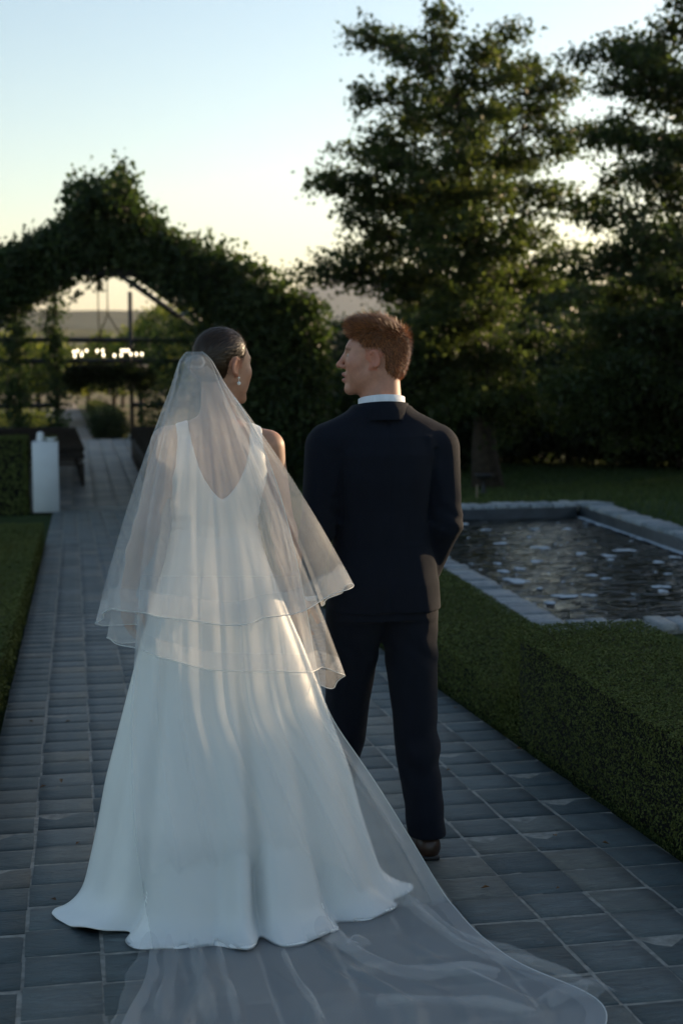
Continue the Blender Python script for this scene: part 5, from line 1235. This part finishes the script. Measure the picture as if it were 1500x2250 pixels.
u = np.linspace(0, 1, nu); rC = np.random.default_rng(12); G = np.zeros((nv, nu, 3)); vf = float(kk[len(air)])
for i, t in enumerate(vv):
    P = Lc[i]+(Rc[i]-Lc[i])*u[:, None]; s = np.clip(t/vf, 0, 1); fl = np.clip((t-vf*.92)/(1-vf*.92), 0, 1)
    fold = .6*np.sin(2*np.pi*(5.3*u+.25*np.sin(4*t))+1.1)+.8*np.sin(2*np.pi*(8.7*u+.15*np.sin(7*t+1))+.4)+.4*np.sin(2*np.pi*15*u+3*t)
    P[:, 1] -= (.035*s*np.sin(np.pi*u)**.7*(1-fl)+.014*fold*s*(1-fl)); P[:, 0] += .008*np.cos(2*np.pi*8.7*u+.4)*s*(1-fl)
    P[:, 2] += fl*(.010+.016*np.maximum(0, np.sin(2*np.pi*(3.1*u+1.3*fl)+1))**3+.014*np.maximum(0, np.sin(2*np.pi*(6.3*u-2.0*fl)))**4+.030*np.exp(-((u-.70-.22*fl)/.030)**2)*np.minimum(1, 4*fl)+.035*np.exp(-((u-.42-.30*fl)/.022)**2)*np.minimum(1, 4*fl)+.03*np.exp(-((u-.17+.05*fl)/.025)**2))
    G[i] = P
G = push_out(G, .010, .004, 6); G = relax(G, 4, .5, 6); G = push_out(G, .007, .004, 6)
for c in (0, -1):
    e = G[:, c]; G[6:-6, c] = smooth1(e, 13)[6:-6]
tc_ = grid_obj('veil_train', G, M['tulle'], bride, (1.15+.45*np.clip((vv-vf*.35)/.25, 0, 1))[:, None], label='long sheer veil layer trailing over the slate paving')
S = np.stack([G[12:, -10+k] for k in range(10)], 1).copy(); S[..., 2] += .003; S[..., 1] -= .003; grid_obj('edge_band', S, M['tulle_band'], tc_, .8)
cord('edge_cord', G[12:, -1], .0012, tc_)
# loose turned folds of the train lying over one another beside the gown
def fold_strip(P0, w0, w1, h, dens, seed):
    r = np.random.default_rng(seed); n = 70; a = np.linspace(0, 1, n); E = spline([on_path(*p) for p in P0], a); T = np.gradient(E, axis=0); T[:, 2] = 0; T = unit(T); S_ = np.stack([-T[:, 1], T[:, 0], 0*a], 1)
    ww = (w0+(w1-w0)*a)*(1+.22*np.sin(a*11+r.random()*6)+.12*np.sin(a*23+r.random()*6)); rows = []
    for k in range(9):
        t = k/8; rows.append(E+S_*(ww*(t-.5))[:, None]+np.array([0, 0, 1.0])*(h*math.sin(math.pi*t)**.7*(1+.4*np.sin(a*9+1)))[:, None])
    G_ = np.stack(rows, 1); G_[..., 2] = np.maximum(G_[..., 2]+.020, -SLOPE*G_[..., 1]+.018)
    o = grid_obj('train_fold', G_, M['tulle_band'], tc_, dens); return o
for k, (pl, w0, w1, h, dn) in enumerate([
    ([(690, 2040), (740, 2085), (810, 2125), (880, 2152), (950, 2160), (1030, 2150), (1100, 2160)], .065, .04, .022, .7),
    ([(880, 1985), (930, 2035), (1000, 2085), (1070, 2118), (1150, 2140), (1230, 2165), (1300, 2195)], .020, .035, .026, .6),
    ([(905, 2000), (990, 2060), (1090, 2105), (1180, 2130)], .012, .02, .02, .5),
    ([(330, 2090), (322, 2130), (305, 2180), (282, 2250), (260, 2330)], .06, .08, .03, .7), ([(372, 2095), (378, 2140), (366, 2200), (350, 2270)], .03, .04, .03, .5), ([(430, 2105), (438, 2150), (452, 2210), (470, 2280)], .03, .04, .03, .5),
    ([(478, 2100), (492, 2150), (508, 2200), (525, 2275)], .012, .02, .026, .6), ([(622, 2118), (650, 2165), (682, 2215), (712, 2270)], .010, .016, .022, .6), ([(735, 2075), (775, 2100), (790, 2085)], .05, .06, .022, .8),
    ([(1190, 2235), (1230, 2200), (1290, 2188), (1335, 2208)], .05, .06, .024, .6), ([(820, 2230), (930, 2215), (1060, 2225), (1180, 2250)], .02, .03, .02, .5)]):
    fold_strip(pl, w0, w1, h, dn, 60+k)
# comb puff
b = MB(); a = np.linspace(0, np.pi/2, 9)
pr = np.stack([.026*np.sin(a), .004+.014*np.cos(a)], 1)[::-1]; pr = np.concatenate([[(.020, -.02), (.030, -.004)], pr[:]])
b.lathe(pr, comb+np.array([0, -.006, -.006]), 40); VV = np.concatenate(b.V); an_ = np.arctan2(VV[:, 1]-comb[1], VV[:, 0]-comb[0]); VV[:, :2] = comb[:2]+(VV[:, :2]-comb[:2])*(1+.10*np.sin(an_*13)+.06*np.sin(an_*23))[:, None]
obj('veil_gather', mesh_np('veil_gather', VV, np.concatenate(b.Q), M['tulle_band'], True, {'dens': np.full(len(VV), .7)}), bride)

# ================================================================== small litter on the paving
rl = np.random.default_rng(4)
for k, (px, py) in enumerate([(1065, 1958), (1218, 1843), (985, 1698), (135, 1722), (172, 1860), (95, 1735), (118, 1985), (1000, 1560), (1225, 1960), (70, 1590), (150, 1590), (1140, 1650), (1330, 1860)]):
    p = on_path(px, py); V, T, rn = leaf_arrays(np.array([[0, 0, 0.0]]), np.array([.020+.012*rl.random()]), nrm=np.array([[0, 0, 1.0]]), spread=.25, r=rl)
    o = obj('fallen_leaf', mesh_np('fallen_leaf', V, T, M['dry'], attrs={'rnd': rn})); o.location = (p[0], p[1], p[2]+.013); tag(o, 'tiny dry brown leaf lying on the slate paving', 'leaf', 'fallen leaves on the paving')
